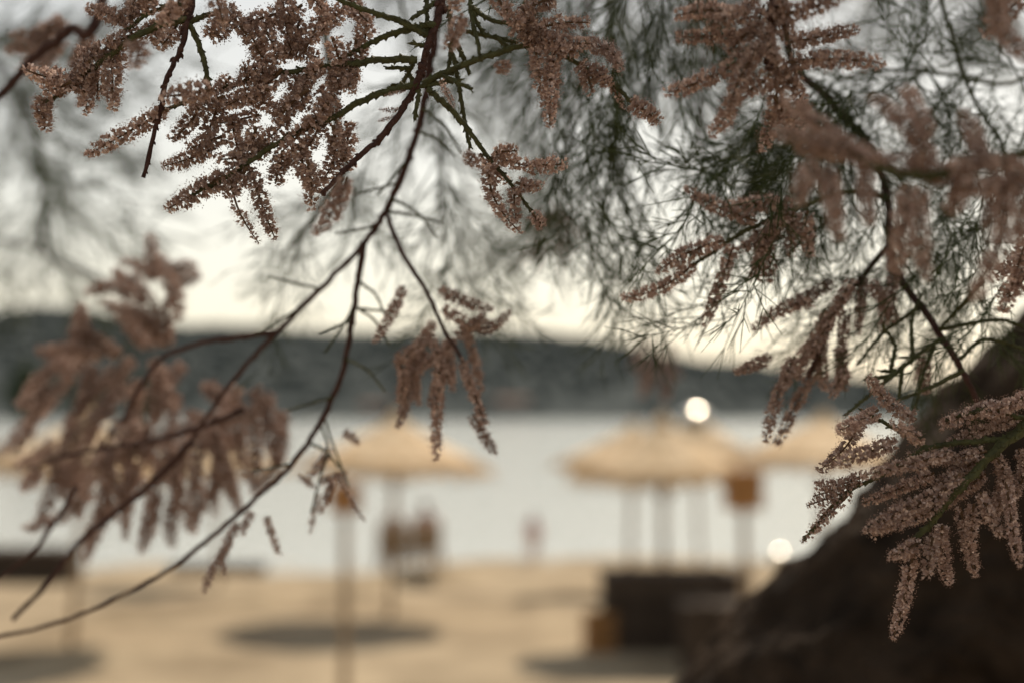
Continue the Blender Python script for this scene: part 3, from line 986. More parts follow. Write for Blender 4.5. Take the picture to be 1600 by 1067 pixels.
# extra bare green twigs round the node
for k, t_ in enumerate([
        [(670, -30, .66), (667, 20, .655), (668, 52, .65)], [(694, -6, .655), (664, 16, .65), (643, 30, .645)], [(735, -40, .67), (736, 20, .66), (745, 60, .655), (750, 87, .65)],
        [(738, 10, .66), (745, 35, .66), (756, 52, .66)], [(702, 68, .66), (712, 105, .66), (720, 150, .66), (727, 195, .66), (735, 232, .66)], [(716, 74, .66), (726, 95, .66), (734, 117, .66)],
        [(688, 116, .65), (712, 128, .645), (737, 140, .64)], [(655, 136, .65), (690, 130, .65), (719, 124, .65)], [(655, 140, .65), (652, 162, .648), (648, 186, .645)],
        [(646, 98, .66), (636, 118, .67), (626, 132, .68), (610, 134, .68)], [(640, 107, .66), (602, 107, .66)], [(670, 73, .65), (642, 68, .65)], [(640, 118, .665), (648, 130, .67)],
        [(728, 50, .66), (770, 58, .662), (810, 68, .665)], [(735, 10, .66), (765, 30, .66), (800, 40, .66), (830, 55, .66)], [(700, 10, .67), (706, 60, .67), (700, 110, .67)], [(775, 58, .66), (800, 78, .66)]]):
    twig(C, t_, .0011, .0008, 40 + k)
for s_ in [(625, 172, 595, 168), (618, 183, 590, 190), (634, 142, 600, 150)]:
    spike(C, *s_[:2], .65, *s_[2:], .645, .32, 'b')
spike(C, 688, 125, .64, 710, 168, .63, .45, 'b')
spike(C, 785, 95, .60, 786, 116, .60, .75)
spike(C, 722, 22, .59, 702, 76, .585, .8); spike(C, 700, -40, .60, 716, 10, .60)

# blossom mass on B1..B4
for s_ in [(262, 172, 138, 242, .648), (332, 140, 260, 145, .61), (312, 165, 278, 226, .65), (345, 160, 312, 222, .655), (352, 212, 300, 246, .65), (336, 232, 252, 262, .65), (352, 275, 264, 326, .65), (395, 252, 330, 292, .65),
           (392, 262, 428, 374, .648), (420, 226, 350, 262, .65), (385, 150, 330, 170, .655), (405, 180, 352, 204, .655), (425, 118, 378, 106, .65), (392, 150, 442, 176, .655), (440, 108, 404, 165, .655), (472, 60, 428, 104, .655),
           (505, 100, 448, 142, .655), (482, 140, 430, 184, .65), (522, 150, 480, 200, .65), (530, 100, 520, 162, .655), (556, 62, 545, 132, .66), (570, 20, 562, 84, .665), (432, 22, 368, 30, .655), (472, 8, 402, 60, .655),
           (350, 10, 392, 62, .65), (342, 22, 328, 56, .65), (396, 66, 424, 112, .655), (502, 28, 468, 82, .65), (542, 8, 500, 52, .65), (452, 150, 408, 212, .65), (500, 178, 482, 272, .65), (520, 196, 532, 262, .65),
           (492, 188, 440, 238, .65), (470, 222, 486, 292, .65), (522, 212, 508, 294, .645), (480, 250, 495, 320, .64), (442, 236, 430, 288, .65), (548, 96, 545, 142, .655), (402, 112, 372, 128, .65), (448, 70, 500, 96, .655),
           (460, 118, 470, 172, .655), (380, 30, 410, 90, .66), (440, -10, 450, 60, .655), (480, -20, 520, 40, .65), (540, -10, 575, 40, .66), (420, 140, 366, 168, .65), (360, 120, 340, 150, .65), (400, 200, 390, 250, .655),
           (512, 130, 560, 120, .655), (540, 190, 545, 240, .66), (360, 180, 372, 240, .66), (330, 60, 365, 30, .65), (520, 60, 535, 110, .65), (410, 40, 440, 88, .645), (386, 262, 352, 306, .65), (470, 30, 440, 76, .66), (350, 150, 300, 176, .65),
           (500, 140, 540, 185, .66)]:
    spike(C, s_[0], s_[1], jit(s_[4], .006), s_[2], s_[3], jit(s_[4], .008))
spike(C, 360, 276, .65, 378, 386, .648, .9, 's')
spike(C, 542, 276, .56, 506, 366, .55)

# E / G: twig to the right with its blossom
E1 = [(660, 132, .65), (700, 112, .65), (740, 96, .65), (800, 76, .65), (850, 70, .65), (900, 98, .65), (950, 126, .65), (985, 158, .65), (1018, 186, .65)]
twig(C, E1, .0016, .0007, 70)
for s_ in [(868, -4, 818, 17), (842, 44, 920, 38), (806, 26, 862, 52), (822, 64, 924, 66), (915, 70, 974, 54), (836, 76, 842, 140), (866, 80, 857, 201), (850, 58, 900, 88), (905, 98, 938, 132), (925, 106, 952, 132), (985, 158, 1030, 190), (815, 10, 835, 60), (800, 40, 850, 76), (770, -10, 812, 40)]:
    spike(C, s_[0], s_[1], jit(.645), s_[2], s_[3], jit(.64))
spike(C, 948, 126, .65, 992, 166, .65, .6, 's')
# F
twig(C, [(668, 140, .65), (690, 158, .65), (722, 190, .65), (745, 222, .65), (768, 252, .65), (802, 292, .65), (846, 352, .65)], .0015, .0006, 71)
for s_ in [(768, 245, 832, 262), (826, 262, 882, 266), (765, 250, 772, 360), (750, 240, 776, 290), (802, 292, 806, 346), (806, 285, 838, 304), (772, 238, 806, 242), (832, 334, 848, 354)]:
    spike(C, s_[0], s_[1], jit(.65, .005), s_[2], s_[3], jit(.65, .006), .85)
spike(C, 742, 240, .60, 730, 258, .60, .8)

# ---- D: long dark branch behind the node, forking and trailing to the lower left
D = branch([(760, -980, .90), (720, -400, .84), (685, 20, .80), (672, 95, .80), (664, 150, .80), (652, 205, .805), (630, 270, .81), (602, 330, .82), (572, 376, .83), (522, 430, .845), (440, 512, .865), (380, 575, .88), (330, 640, .90), (290, 700, .92)], .0024, .0013, M['redbark'], seed=12, knob=.6)
branch([(568, 380, .83), (560, 440, .83), (552, 485, .83), (545, 540, .83), (530, 598, .835), (500, 660, .84), (455, 725, .85), (400, 778, .86), (330, 838, .87), (270, 885, .88), (190, 930, .89), (90, 972, .90), (-30, 1000, .91)], .0019, .0013, M['redbark'], 'side_branch', D, seed=13, knob=.5)
branch([(430, 520, .868), (360, 528, .88), (300, 540, .90), (250, 562, .92), (215, 612, .93), (190, 660, .94)], .0020, .0012, M['redbark'], 'side_branch', D, seed=14, knob=.5)
branch([(300, 690, .91), (230, 760, .92), (160, 815, .93), (120, 850, .93), (80, 905, .93), (20, 968, .93)], .0024, .0015, M['redbark'], 'side_branch', D, seed=15, knob=.4)
branch([(120, 760, .95), (60, 850, .96), (-20, 920, .97)], .0018, .0012, M['redbark'], 'side_branch', D, seed=16, knob=.4)
branch([(380, 640, .93), (310, 668, .94), (230, 690, .95), (130, 706, .96), (45, 732, .97)], .0022, .0010, M['redbark'], 'side_branch', D, seed=17)
for k, (x, y, d, dx, dy) in enumerate([(652, 205, .805, 60, 40), (640, 245, .81, -50, 60), (612, 310, .815, 70, 60), (602, 330, .82, 90, 20), (585, 355, .825, -60, 10), (560, 440, .83, 40, 50), (553, 478, .83, 55, 60), (553, 480, .83, -45, 70), (553, 482, .83, 70, 10), (550, 500, .83, -50, 20), (500, 452, .85, -80, -20), (470, 482, .86, -70, 40), (540, 560, .83, 60, 50), (520, 620, .835, -70, 20), (455, 725, .85, -60, 10), (480, 690, .845, 50, 40), (660, 170, .80, 60, 70), (625, 285, .815, -70, 20)]):
    twig(D, [(x, y, d), (x + dx * .5 + 6, y + dy * .4, d - .008), (x + dx, y + dy, d - .02)], .0008, .0005, 200 + k, .0014)
# N: blossom at the lower left
for s_ in [(242, 436, 234, 368), (240, 440, 212, 396), (238, 436, 258, 400), (256, 426, 306, 408), (268, 446, 312, 430), (256, 424, 282, 496), (206, 462, 154, 434), (204, 452, 180, 424), (222, 476, 217, 430), (238, 520, 205, 450), (240, 530, 240, 440), (250, 540, 222, 460), (262, 540, 236, 470),
           (232, 545, 180, 480), (135, 562, 100, 490), (132, 545, 126, 476), (140, 575, 60, 540), (110, 560, 30, 606), (160, 560, 90, 520), (185, 560, 150, 500), (210, 560, 160, 610), (150, 570, 110, 640), (200, 600, 130, 650), (215, 590, 200, 700), (180, 640, 100, 680), (240, 560, 280, 640), (250, 570, 240, 650), (75, 600, 20, 640)]:
    dd = rs.uniform(1.03, 1.14)
    spike(D, s_[0], s_[1], dd, s_[2], s_[3], jit(dd, .02), 1.35)
for s_ in [(398, 600, 412, 722), (424, 612, 442, 692), (372, 622, 376, 744), (348, 640, 342, 762), (318, 655, 306, 782), (288, 672, 276, 800), (250, 690, 236, 830), (208, 700, 212, 842), (176, 706, 162, 852), (136, 712, 122, 806), (98, 716, 62, 832), (60, 730, 44, 770), (410, 640, 300, 660), (340, 660, 240, 690), (260, 690, 140, 720),
           (390, 650, 400, 770), (362, 660, 330, 800), (330, 665, 352, 780), (300, 670, 260, 760), (270, 690, 292, 820), (228, 696, 190, 800), (190, 700, 240, 790), (152, 706, 190, 800), (115, 712, 150, 790), (80, 720, 110, 800), (436, 690, 420, 770), (440, 640, 450, 720), (310, 740, 300, 830), (240, 780, 220, 860), (180, 780, 140, 870), (120, 780, 80, 850), (350, 720, 380, 800), (200, 650, 240, 740), (150, 660, 120, 740), (320, 600, 380, 640), (300, 640, 330, 720), (90, 690, 40, 740), (270, 770, 262, 856)]:
    dd = rs.uniform(1.0, 1.16)
    spike(D, s_[0] + rs.uniform(-6, 6), s_[1], dd, s_[2] + rs.uniform(-8, 8), s_[3], jit(dd, .02), 1.35)
for k in range(20):
    x0, y0 = rs.uniform(60, 420), rs.uniform(560, 720)
    dd = rs.uniform(1.02, 1.15)
    spike(D, x0, y0, dd, x0 + rs.uniform(-90, 10), y0 + rs.uniform(40, 120), dd, 1.25)
# P: thin blossom under the fork
twig(D, [(500, 660, .84), (512, 700, .835), (500, 745, .83), (486, 800, .83)], .0007, .0005, 80, .001)
twig(D, [(505, 650, .84), (530, 720, .835), (545, 760, .83)], .0007, .0005, 81, .001)
for s_ in [(536, 674, 560, 690), (528, 738, 560, 818), (514, 700, 488, 742), (498, 770, 484, 834), (468, 742, 492, 762), (416, 806, 434, 862), (372, 815, 344, 872), (360, 850, 308, 916), (500, 752, 540, 742), (395, 800, 372, 830), (345, 860, 352, 900), (520, 745, 500, 800)]:
    spike(D, s_[0], s_[1], jit(.83), s_[2], s_[3], jit(.83), .62, 'b' if rs.random() < .5 else None)

# ---- O: cluster hanging in front of the umbrella
O = branch([(603, 332, .82), (622, 380, .80), (646, 425, .79), (668, 458, .785), (692, 512, .78), (722, 562, .78), (748, 632, .78), (757, 662, .78)], .0014, .0009, M['redbark'], seed=20, knob=.4)
for s_ in [(632, 446, 594, 538), (684, 452, 764, 494), (690, 484, 742, 506), (735, 504, 802, 510), (760, 492, 704, 522), (664, 540, 648, 672), (650, 556, 632, 640), (688, 560, 692, 710), (720, 562, 758, 662), (737, 648, 777, 706), (622, 556, 622, 622), (704, 540, 622, 600), (722, 506, 764, 604), (660, 528, 625, 586), (672, 520, 690, 600), (700, 524, 712, 610), (640, 560, 662, 630), (680, 500, 640, 560), (700, 560, 676, 640), (655, 540, 612, 560)]:
    dd = jit(.785, .02)
    spike(O, s_[0], s_[1], dd, s_[2], s_[3], jit(dd, .012), .78)

# ---- H: star of blossom at the top, a little before the focus
H = branch([(1420, -1010, .90), (1330, -500, .72), (1225, -60, .60), (1205, 40, .592), (1203, 110, .59)], .0034, .0018, M['redbark'], seed=24, knob=.5)
for s_ in [(1172, 30, 1055, 24), (1178, 56, 1058, 58), (1168, 22, 1108, 36), (1184, 80, 1110, 122), (1115, 118, 1048, 152), (1190, 70, 1124, 172), (1204, 116, 1150, 150), (1155, 146, 1112, 212), (1226, 24, 1318, 2), (1234, 66, 1342, 54), (1230, 98, 1384, 90), (1226, 100, 1286, 172), (1212, 108, 1214, 232), (1204, 24, 1242, -10),
           (1214, -4, 1232, 64), (1194, 8, 1178, 58), (1200, 60, 1170, 100), (1205, 90, 1235, 140), (1190, -20, 1160, 20), (1210, 150, 1230, 210), (1198, 40, 1212, 110), (1180, 40, 1140, 80)]:
    dd = jit(.59, .008)
    spike(H, s_[0], s_[1], dd, s_[2], s_[3], jit(dd, .012), .92)

# ---- I: blossom very close to the lens
I = branch([(2330, -650, 1.0), (2150, -200, .62), (1900, 120, .50), (1700, 215, .488), (1600, 240, .486), (1500, 268, .485), (1420, 275, .485), (1320, 240, .487), (1222, 205, .49)], .0026, .0009, M['greentwig'], seed=26, scale=.002)
for s_ in [(1400, 262, 1208, 206), (1330, 232, 1215, 250), (1445, 262, 1440, 142), (1448, 210, 1418, 140), (1534, 262, 1524, 176), (1480, 265, 1606, 236), (1500, 292, 1612, 296), (1400, 252, 1510, 282), (1296, 262, 1294, 372), (1270, 256, 1238, 300), (1420, 288, 1366, 412), (1440, 292, 1434, 436), (1566, 296, 1520, 432), (1560, 270, 1548, 360), (1510, 280, 1480, 330), (1380, 250, 1250, 215), (1590, 250, 1580, 380), (1360, 250, 1330, 340)]:
    dd = jit(.485, .01)
    spike(I, s_[0], s_[1], dd, s_[2], s_[3], jit(dd, .012), .86)
for s_ in [(1556, -20, 1592, 104, .50), (1596, -4, 1534, 38, .56), (1612, 352, 1568, 486, .60), (1630, 380, 1590, 470, .60), (1600, 400, 1556, 430, .62)]:
    spike(I, s_[0], s_[1], s_[4], s_[2], s_[3], s_[4])

# ---- M: brown branch behind at the right with J and K blossom
Mb = branch([(1250, -1015, .92), (1200, -300, .92), (1230, 60, .90), (1290, 150, .88), (1350, 215, .86), (1385, 300, .82), (1392, 400, .78), (1415, 448, .76), (1462, 512, .74), (1508, 588, .73), (1532, 640, .73)], .0036, .0014, M['redbark'], seed=30, knob=.5)
branch([(1388, 310, .81), (1330, 300, .76), (1265, 318, .73), (1200, 344, .72), (1150, 370, .72), (1082, 416, .72)], .0016, .0008, M['greentwig'], 'side_branch', Mb, scale=.0018, seed=31)
branch([(1392, 380, .78), (1350, 430, .76), (1310, 480, .75), (1288, 530, .75), (1262, 590, .75)], .0016, .0009, M['redbark'], 'side_branch', Mb, seed=32)
for k, t_ in enumerate([[(1536, 440, .70), (1500, 480, .72), (1468, 514, .735)], [(1468, 530, .735), (1402, 580, .72), (1352, 622, .71), (1320, 650, .71)], [(1505, 578, .73), (1455, 604, .72), (1400, 626, .71)], [(1400, 578, .72), (1376, 580, .72)], [(1396, 586, .72), (1350, 592, .72)], [(1426, 560, .72), (1425, 500, .73), (1440, 460, .74)],
                        [(1500, 560, .73), (1540, 530, .73), (1600, 545, .73)], [(1460, 540, .735), (1440, 590, .73), (1430, 640, .72)], [(1410, 575, .72), (1405, 620, .72)], [(1470, 515, .735), (1560, 500, .74), (1620, 520, .74)], [(1440, 480, .75), (1380, 520, .75), (1340, 570, .75)], [(1392, 575, .72), (1398, 540, .73), (1380, 510, .73)]]):
    twig(Mb, t_, .0011, .0007, 90 + k, .0016)
for s_ in [(1184, 346, 1068, 304), (1240, 322, 1128, 312), (1132, 376, 1022, 416), (1084, 412, 1008, 498), (1146, 382, 1100, 508), (1202, 352, 1202, 440), (1232, 332, 1168, 402), (1262, 330, 1250, 394), (1212, 346, 1162, 422), (1180, 360, 1215, 420), (1240, 330, 1230, 400)]:
    dd = jit(.715, .01)
    spike(Mb, s_[0], s_[1], dd, s_[2], s_[3], jit(dd, .01), .95)
for s_ in [(1272, 472, 1174, 490), (1332, 436, 1266, 556), (1302, 476, 1250, 592), (1290, 540, 1214, 692), (1242, 556, 1180, 678), (1320, 484, 1312, 604), (1272, 530, 1240, 622), (1205, 556, 1152, 592), (1322, 580, 1290, 612), (1442, 556, 1446, 612), (1290, 500, 1270, 600), (1350, 430, 1330, 520), (1300, 440, 1240, 470), (1310, 540, 1318, 610), (1400, 430, 1380, 520), (1360, 440, 1400, 500)]:
    dd = jit(.75, .012)
    spike(Mb, s_[0], s_[1], dd, s_[2], s_[3], jit(dd, .012), .85)

# ---- L: blossom before the trunk at the lower right
Lb = branch([(2400, -250, 1.2), (2200, 150, .85), (1950, 420, .69), (1720, 580, .645), (1620, 650, .64), (1565, 696, .638), (1500, 762, .636), (1450, 820, .636), (1404, 868, .636)], .0042, .0011, M['greentwig'], seed=36, scale=.0018)
twig(Lb, [(1580, 684, .64), (1520, 690, .642), (1450, 700, .645), (1385, 738, .645), (1320, 772, .645), (1258, 840, .645)], .0014, .0006, 110)
twig(Lb, [(1610, 655, .64), (1540, 640, .64), (1480, 655, .64)], .0012, .0007, 111)
twig(Lb, [(1450, 700, .645), (1400, 670, .65), (1345, 640, .65)], .0012, .0006, 112)
for s_ in [(1612, 618, 1538, 642), (1560, 630, 1470, 664), (1592, 652, 1482, 690), (1432, 655, 1338, 628), (1372, 640, 1318, 690), (1345, 660, 1288, 742), (1440, 690, 1392, 660), (1400, 690, 1312, 722), (1352, 740, 1266, 758),
           (1488, 708, 1352, 742), (1542, 704, 1420, 722), (1460, 738, 1352, 792), (1470, 768, 1352, 834), (1452, 800, 1372, 812), (1530, 716, 1460, 760), (1436, 846, 1398, 872), (1428, 862, 1394, 996), (1458, 836, 1450, 898), (1472, 820, 1486, 896), (1500, 792, 1530, 898), (1522, 786, 1516, 850), (1532, 768, 1562, 836),
           (1572, 752, 1596, 884), (1552, 706, 1592, 802), (1592, 700, 1606, 786), (1500, 740, 1440, 790), (1420, 780, 1365, 836), (1540, 740, 1470, 790), (1566, 730, 1580, 820)]:
    dd = jit(.64, .012)
    spike(Lb, s_[0], s_[1], dd, s_[2], s_[3], jit(dd, .014), .80)
for s_ in [(1330, 768, 1252, 848), (1332, 764, 1260, 790), (1345, 752, 1270, 775), (1310, 780, 1278, 826)]:
    spike(Lb, s_[0], s_[1], .645, s_[2], s_[3], .645, .85, 'b')

# ---- Q: out of focus twigs far behind and at the top left
Q = branch([(300, -930, .86), (240, -400, 1.0), (160, 10, .88), (110, 48, .88), (60, 86, .88), (0, 150, .88), (-80, 240, .88)], .0040, .0020, M['redbark'], seed=44)
for s_ in [(110, 40, 20, 70), (80, 62, 10, 80), (140, 50, 130, 110), (100, 60, 70, 110), (60, 80, 40, 120), (100, 30, 40, 45)]:
    spike(Q, s_[0], s_[1], .90, s_[2], s_[3], .90, 1.1)
R = branch([(900, -1000, .9), (930, -300, 1.4), (900, 150, 1.7), (870, 300, 1.75), (850, 380, 1.8)], .005, .0015, M['redbark'], seed=45)
for k in range(16):
    x0, y0 = 860 + rs.uniform(-25, 25), 340 + rs.uniform(-20, 50)
    spike(R, x0, y0, 1.8, x0 + rs.uniform(-45, 40), y0 + rs.uniform(15, 55), 1.8, 1.2)
R2 = branch([(1080, -1010, .9), (1120, -200, 1.5), (1090, 250, 1.8), (1050, 450, 1.9), (1030, 560, 1.9)], .005, .0015, M['redbark'], seed=46)
for k in range(12):
    x0, y0 = 1025 + rs.uniform(-25, 25), 545 + rs.uniform(-20, 40)
    spike(R2, x0, y0, 1.9, x0 + rs.uniform(-40, 35), y0 + rs.uniform(12, 50), 1.9, 1.2)

# ---- feathery green sprays
def make_spray(seed, thick=.00092, sides=3, n=19):
    rg = random.Random(seed)
    m = MB()
    Lh = .26
    drift = Vector((rg.uniform(-.10, .10), rg.uniform(-.10, .10), 0))
    ax = lambda t: Vector((0, 0, Lh * t)) + drift * (t * t) * .7 + Vector((.006 * math.sin(t * 9 + seed), .006 * math.cos(t * 7), 0))
    m.tube([ax(k / 10) for k in range(11)], [thick * (2.4 - 1.7 * k / 10) for k in range(11)], sides, cap=False)
    for k in range(n):
        t = .06 + .92 * k / n
        p = ax(t); tan = (ax(min(1, t + .03)) - ax(t)).normalized()
        phi = k * 2.4 + rg.uniform(-.6, .6)
        ra = Vector((math.cos(phi), math.sin(phi), 0))
        e = rg.uniform(.45, 1.0)
        dv = (ra * math.sin(e) + tan * math.cos(e)).normalized()
        ln = rg.uniform(.06, .135) * (1 - .4 * t)
        bow = tan * rg.uniform(-.1, .35) + Vector((rg.uniform(-.1, .1), rg.uniform(-.1, .1), 0))
        q = lambda s: p + dv * ln * s + bow * ln * s * s
        m.tube([q(0), q(.35), q(.7), q(1)], [thick * 1.25, thick * 1.15, thick, thick * .55], sides, cap=False)
        for j in range(rg.choice((2, 3, 3, 4))):
            s = rg.uniform(.15, .85)
            b0 = q(s); dd = (dv + Vector((rg.uniform(-.9, .9), rg.uniform(-.9, .9), rg.uniform(-.3, .8)))).normalized()
            l2 = rg.uniform(.02, .06)
            m.tube([b0, b0 + dd * l2 * .5 + dv * .002, b0 + dd * l2 + dv * .006], [thick, thick * .9, thick * .5], sides, cap=False)
    return m.mesh('leaf_spray', M['spray'])


SPRAYS = [make_spray(300 + k) for k in range(8)]
rq = random.Random(21)


def spray(parent, x0, y0, d0, x1, y1, d1, w=1.0, twin=True):
    if twin and rq.random() < .6:                                                       # a second spray leaves the branch close by
        q = lambda k: rq.uniform(-k, k)
        ox, oy = q(35), q(30)
        spray(parent, x0 + ox * .4, y0 + oy * .4, d0 + q(.02), x1 + ox + q(80), y1 + oy + q(60), d1 + q(.04), w, False)
    a_, b_ = at(x0, y0, d0), at(x1, y1, d1)
    v = b_ - a_
    o = bpy.data.objects.new('leaf_spray', rq.choice(SPRAYS))
    COL.objects.link(o)
    s_ = v.length / .26
    Mx = Matrix.Translation(a_) @ v.to_track_quat('Z', 'X').to_matrix().to_4x4() @ Matrix.Rotation(rq.uniform(0, 6.28), 4, 'Z') @ Matrix.Diagonal((s_ * w, s_ * w, s_, 1))
    o.parent = parent
    o.matrix_basis = Mx


# woody branches that carry the sprays behind the focus
S1 = branch([(980, -1015, .9), (960, -400, 1.05), (950, -60, .98), (955, 60, .99), (960, 200, .99), (940, 340, .99), (920, 430, .99)], .0022, .0008, M['greentwig'], seed=50)
S2 = branch([(1500, -1010, .92), (1560, -500, .95), (1640, -50, .95), (1600, 120, .89), (1470, 115, .88), (1380, 110, .88), (1300, 130, .89), (1200, 190, .90), (1130, 260, .91)], .0019, .0007, M['greentwig'], seed=51)
S3 = branch([(640, -985, .88), (560, -400, 1.1), (640, 60, 1.1), (680, 200, 1.1), (690, 330, 1.12), (700, 420, 1.12)], .002, .0008, M['greentwig'], seed=52)
S4 = branch([(-200, -850, .9), (-300, -300, 1.6), (-60, 40, 1.9), (40, 160, 2.0), (70, 330, 2.0), (75, 400, 2.0), (180, 450, 2.0)], .009, .0030, M['bark'], seed=53)
S5 = branch([(-100, 350, 2.0), (0, 375, 2.0), (70, 395, 2.0), (160, 435, 2.0)], .0035, .002, M['bark'], 'side_branch', S4, seed=54)
S6 = branch([(1480, -1010, .92), (1420, -300, .88), (1500, 100, .84), (1570, 240, .82), (1560, 380, .80), (1510, 480, .79)], .0018, .0007, M['greentwig'], seed=55)
S7 = branch([(800, -1010, .88), (830, -300, 1.25), (835, 60, 1.35), (830, 180, 1.4), (820, 260, 1.4)], .004, .0012, M['bark'], seed=56)
S8 = branch([(540, -980, .86), (480, -300, .95), (520, 150, 1.0), (540, 260, 1.0), (490, 340, 1.0), (440, 400, 1.0)], .004, .001, M['greentwig'], seed=57, scale=.0018)

for (x0, y0, x1, y1) in [(950, -60, 880, 250), (955, 0, 930, 330), (960, 40, 1010, 360), (950, -40, 1060, 260), (945, 20, 840, 280), (960, 100, 960, 440), (955, 150, 1040, 440), (955, 120, 880, 430), (940, 340, 930, 520), (945, 300, 1000, 500), (950, 260, 860, 480), (950, -80, 800, 150), (955, -60, 1100, 160), (960, -20, 1130, 330), (958, 180, 1110, 420), (950, -120, 760, 60), (950, -90, 1000, 160), (950, -100, 920, 130), (955, -60, 1050, 110), (950, -30, 850, 140), (948, 320, 1060, 470)]:
    dd = rq.uniform(.76, .95)
    sh_ = rq.uniform(-110, 110)
    spray(S1, x0 + sh_, y0, dd, x1 + sh_ * 1.2, y1, dd + rq.uniform(-.06, .06), .8)
for (x0, y0, x1, y1) in [(1600, 120, 1480, 20), (1560, 115, 1420, 60), (1540, 115, 1430, 240), (1470, 115, 1350, 30), (1450, 115, 1330, 200), (1400, 110, 1280, 260), (1380, 110, 1240, 50), (1340, 118, 1200, 130), (1300, 130, 1180, 280), (1260, 150, 1120, 200), (1220, 180, 1080, 320), (1200, 190, 1180, 380), (1160, 230, 1060, 330), (1130, 260, 1100, 430), (1330, 130, 1310, 330), (1280, 150, 1250, 360), (1480, 118, 1400, 330), (1560, 120, 1500, 300), (1430, 115, 1520, 260), (1600, 120, 1610, 330), (1360, 112, 1260, 320), (1240, 170, 1270, 420), (1180, 210, 1230, 440), (1500, 118, 1560, 10), (1420, 112, 1440, -20), (1590, 120, 1650, 230), (1300, 130, 1380, 330), (1180, 220, 1160, 420)]:
    dd = rq.uniform(.78, .90)
    spray(S2, x0, y0, dd, x1, y1, dd + rq.uniform(-.08, .08))
for (x0, y0, x1, y1) in [(680, 200, 740, 440), (690, 300, 760, 520), (690, 320, 640, 470), (660, 120, 600, 330), (670, 170, 780, 330), (690, 280, 830, 440), (650, 80, 560, 240), (660, 100, 760, 200), (700, 420, 760, 560), (700, 400, 650, 540), (670, 160, 610, 300)]:
    dd = rq.uniform(.95, 1.12)
    spray(S3, x0, y0, dd, x1, y1, dd + rq.uniform(-.08, .08), .9)
for (x0, y0, x1, y1) in [(-60, 40, 130, 160), (0, 100, 40, 330), (20, 140, 160, 300), (40, 160, -40, 400), (60, 260, 180, 400), (66, 310, -30, 480), (-60, 40, 60, -40), (-30, 70, 170, 40), (10, 120, 200, 220), (50, 200, 220, 330), (70, 330, 150, 520), (120, 420, 210, 540), (70, 330, 30, 520), (-60, 40, 20, 200), (0, 380, -30, 520), (30, 150, 100, 60), (-40, 60, 120, 80)]:
    dd = rq.uniform(1.75, 2.1)
    spray(S4, x0, y0, dd, x1, y1, dd + rq.uniform(-.1, .1))
for (x0, y0, x1, y1) in [(1560, 200, 1470, 360), (1570, 240, 1620, 400), (1566, 300, 1490, 440), (1560, 360, 1620, 500), (1540, 420, 1450, 560), (1520, 460, 1560, 600), (1540, 170, 1420, 280), (1510, 480, 1420, 600), (1570, 260, 1440, 380), (1560, 330, 1400, 460), (1520, 450, 1330, 540), (1510, 110, 1400, 230), (1530, 150, 1620, 240)]:
    dd = rq.uniform(.74, .84)
    spray(S6, x0, y0, dd, x1, y1, dd + rq.uniform(-.05, .05), .85)
for (x0, y0, x1, y1) in [(835, 60, 760, 260), (832, 120, 900, 320), (830, 180, 770, 360), (820, 260, 860, 440), (834, 20, 740, 150), (834, 40, 930, 200), (820, 260, 770, 420), (825, 220, 900, 400), (836, -40, 700, 60), (836, -40, 860, 130), (836, 0, 780, 180)]:
    dd = rq.uniform(1.3, 1.5)
    spray(S7, x0, y0, dd, x1, y1, dd + rq.uniform(-.1, .1))
for (x0, y0, x1, y1) in [(540, 260, 460, 420), (520, 300, 380, 400), (490, 340, 420, 480), (470, 370, 400, 560), (540, 240, 560, 420), (530, 290, 440, 350), (450, 390, 370, 450), (545, 260, 600, 400)]:
    dd = rq.uniform(.98, 1.08)
    spray(S8, x0, y0, dd, x1, y1, dd + rq.uniform(-.05, .05), .8)
# sprays from M, before the trunk and over it
for (x0, y0, x1, y1) in [(1350, 215, 1250, 400), (1370, 260, 1460, 420), (1385, 300, 1300, 460), (1390, 350, 1450, 500), (1392, 390, 1310, 540), (1400, 420, 1280, 500), (1330, 195, 1420, 320), (1290, 150, 1200, 330), (1300, 160, 1330, 340), (1462, 512, 1370, 600), (1440, 480, 1340, 590), (1480, 540, 1440, 690), (1310, 480, 1200, 600), (1300, 500, 1180, 560), (1500, 570, 1550, 690)]:
    dd = rq.uniform(.74, .84)
    spray(Mb, x0, y0, dd, x1, y1, dd + rq.uniform(-.04, .04), .75)

for k in range(58):
    x0 = rq.uniform(1160, 1600); y0 = rq.uniform(120, 450)
    par = (S2, S6, Mb)[k % 3]
    dd = rq.uniform(.71, .86)
    spray(par, x0, y0, dd, x0 + rq.uniform(-170, 90), y0 + rq.uniform(70, 190), dd + rq.uniform(-.05, .05), .85, False)
for k in range(6):
    x0 = rq.uniform(780, 1180); y0 = rq.uniform(-40, 160)
    dd = rq.uniform(.78, .95)
    spray(S1, x0, y0, dd, x0 + rq.uniform(-120, 120), y0 + rq.uniform(100, 220), dd + rq.uniform(-.05, .05), .9, False)
for (x0, y0, x1, y1) in [(-60, 40, 200, 130), (20, 140, 260, 200), (40, 160, 240, 280), (60, 260, 300, 330), (66, 310, 260, 430), (-40, 60, 230, 40), (10, 120, 330, 110), (50, 200, 120, 360)]:
    dd = rq.uniform(1.5, 1.9)
    spray(S4, x0, y0, dd, x1, y1, dd + rq.uniform(-.1, .1), 1.0, False)
S9 = branch([(1250, -1015, .92), (1240, -500, 1.6), (1200, -160, 2.2), (1000, -120, 2.3), (800, -110, 2.4), (560, -90, 2.4)], .010, .003, M['bark'], seed=60)
S10 = branch([(1240, -500, 1.6), (1350, -180, 2.2), (1500, -120, 2.3), (1700, -60, 2.3)], .006, .003, M['bark'], 'side_branch', S9, seed=61)
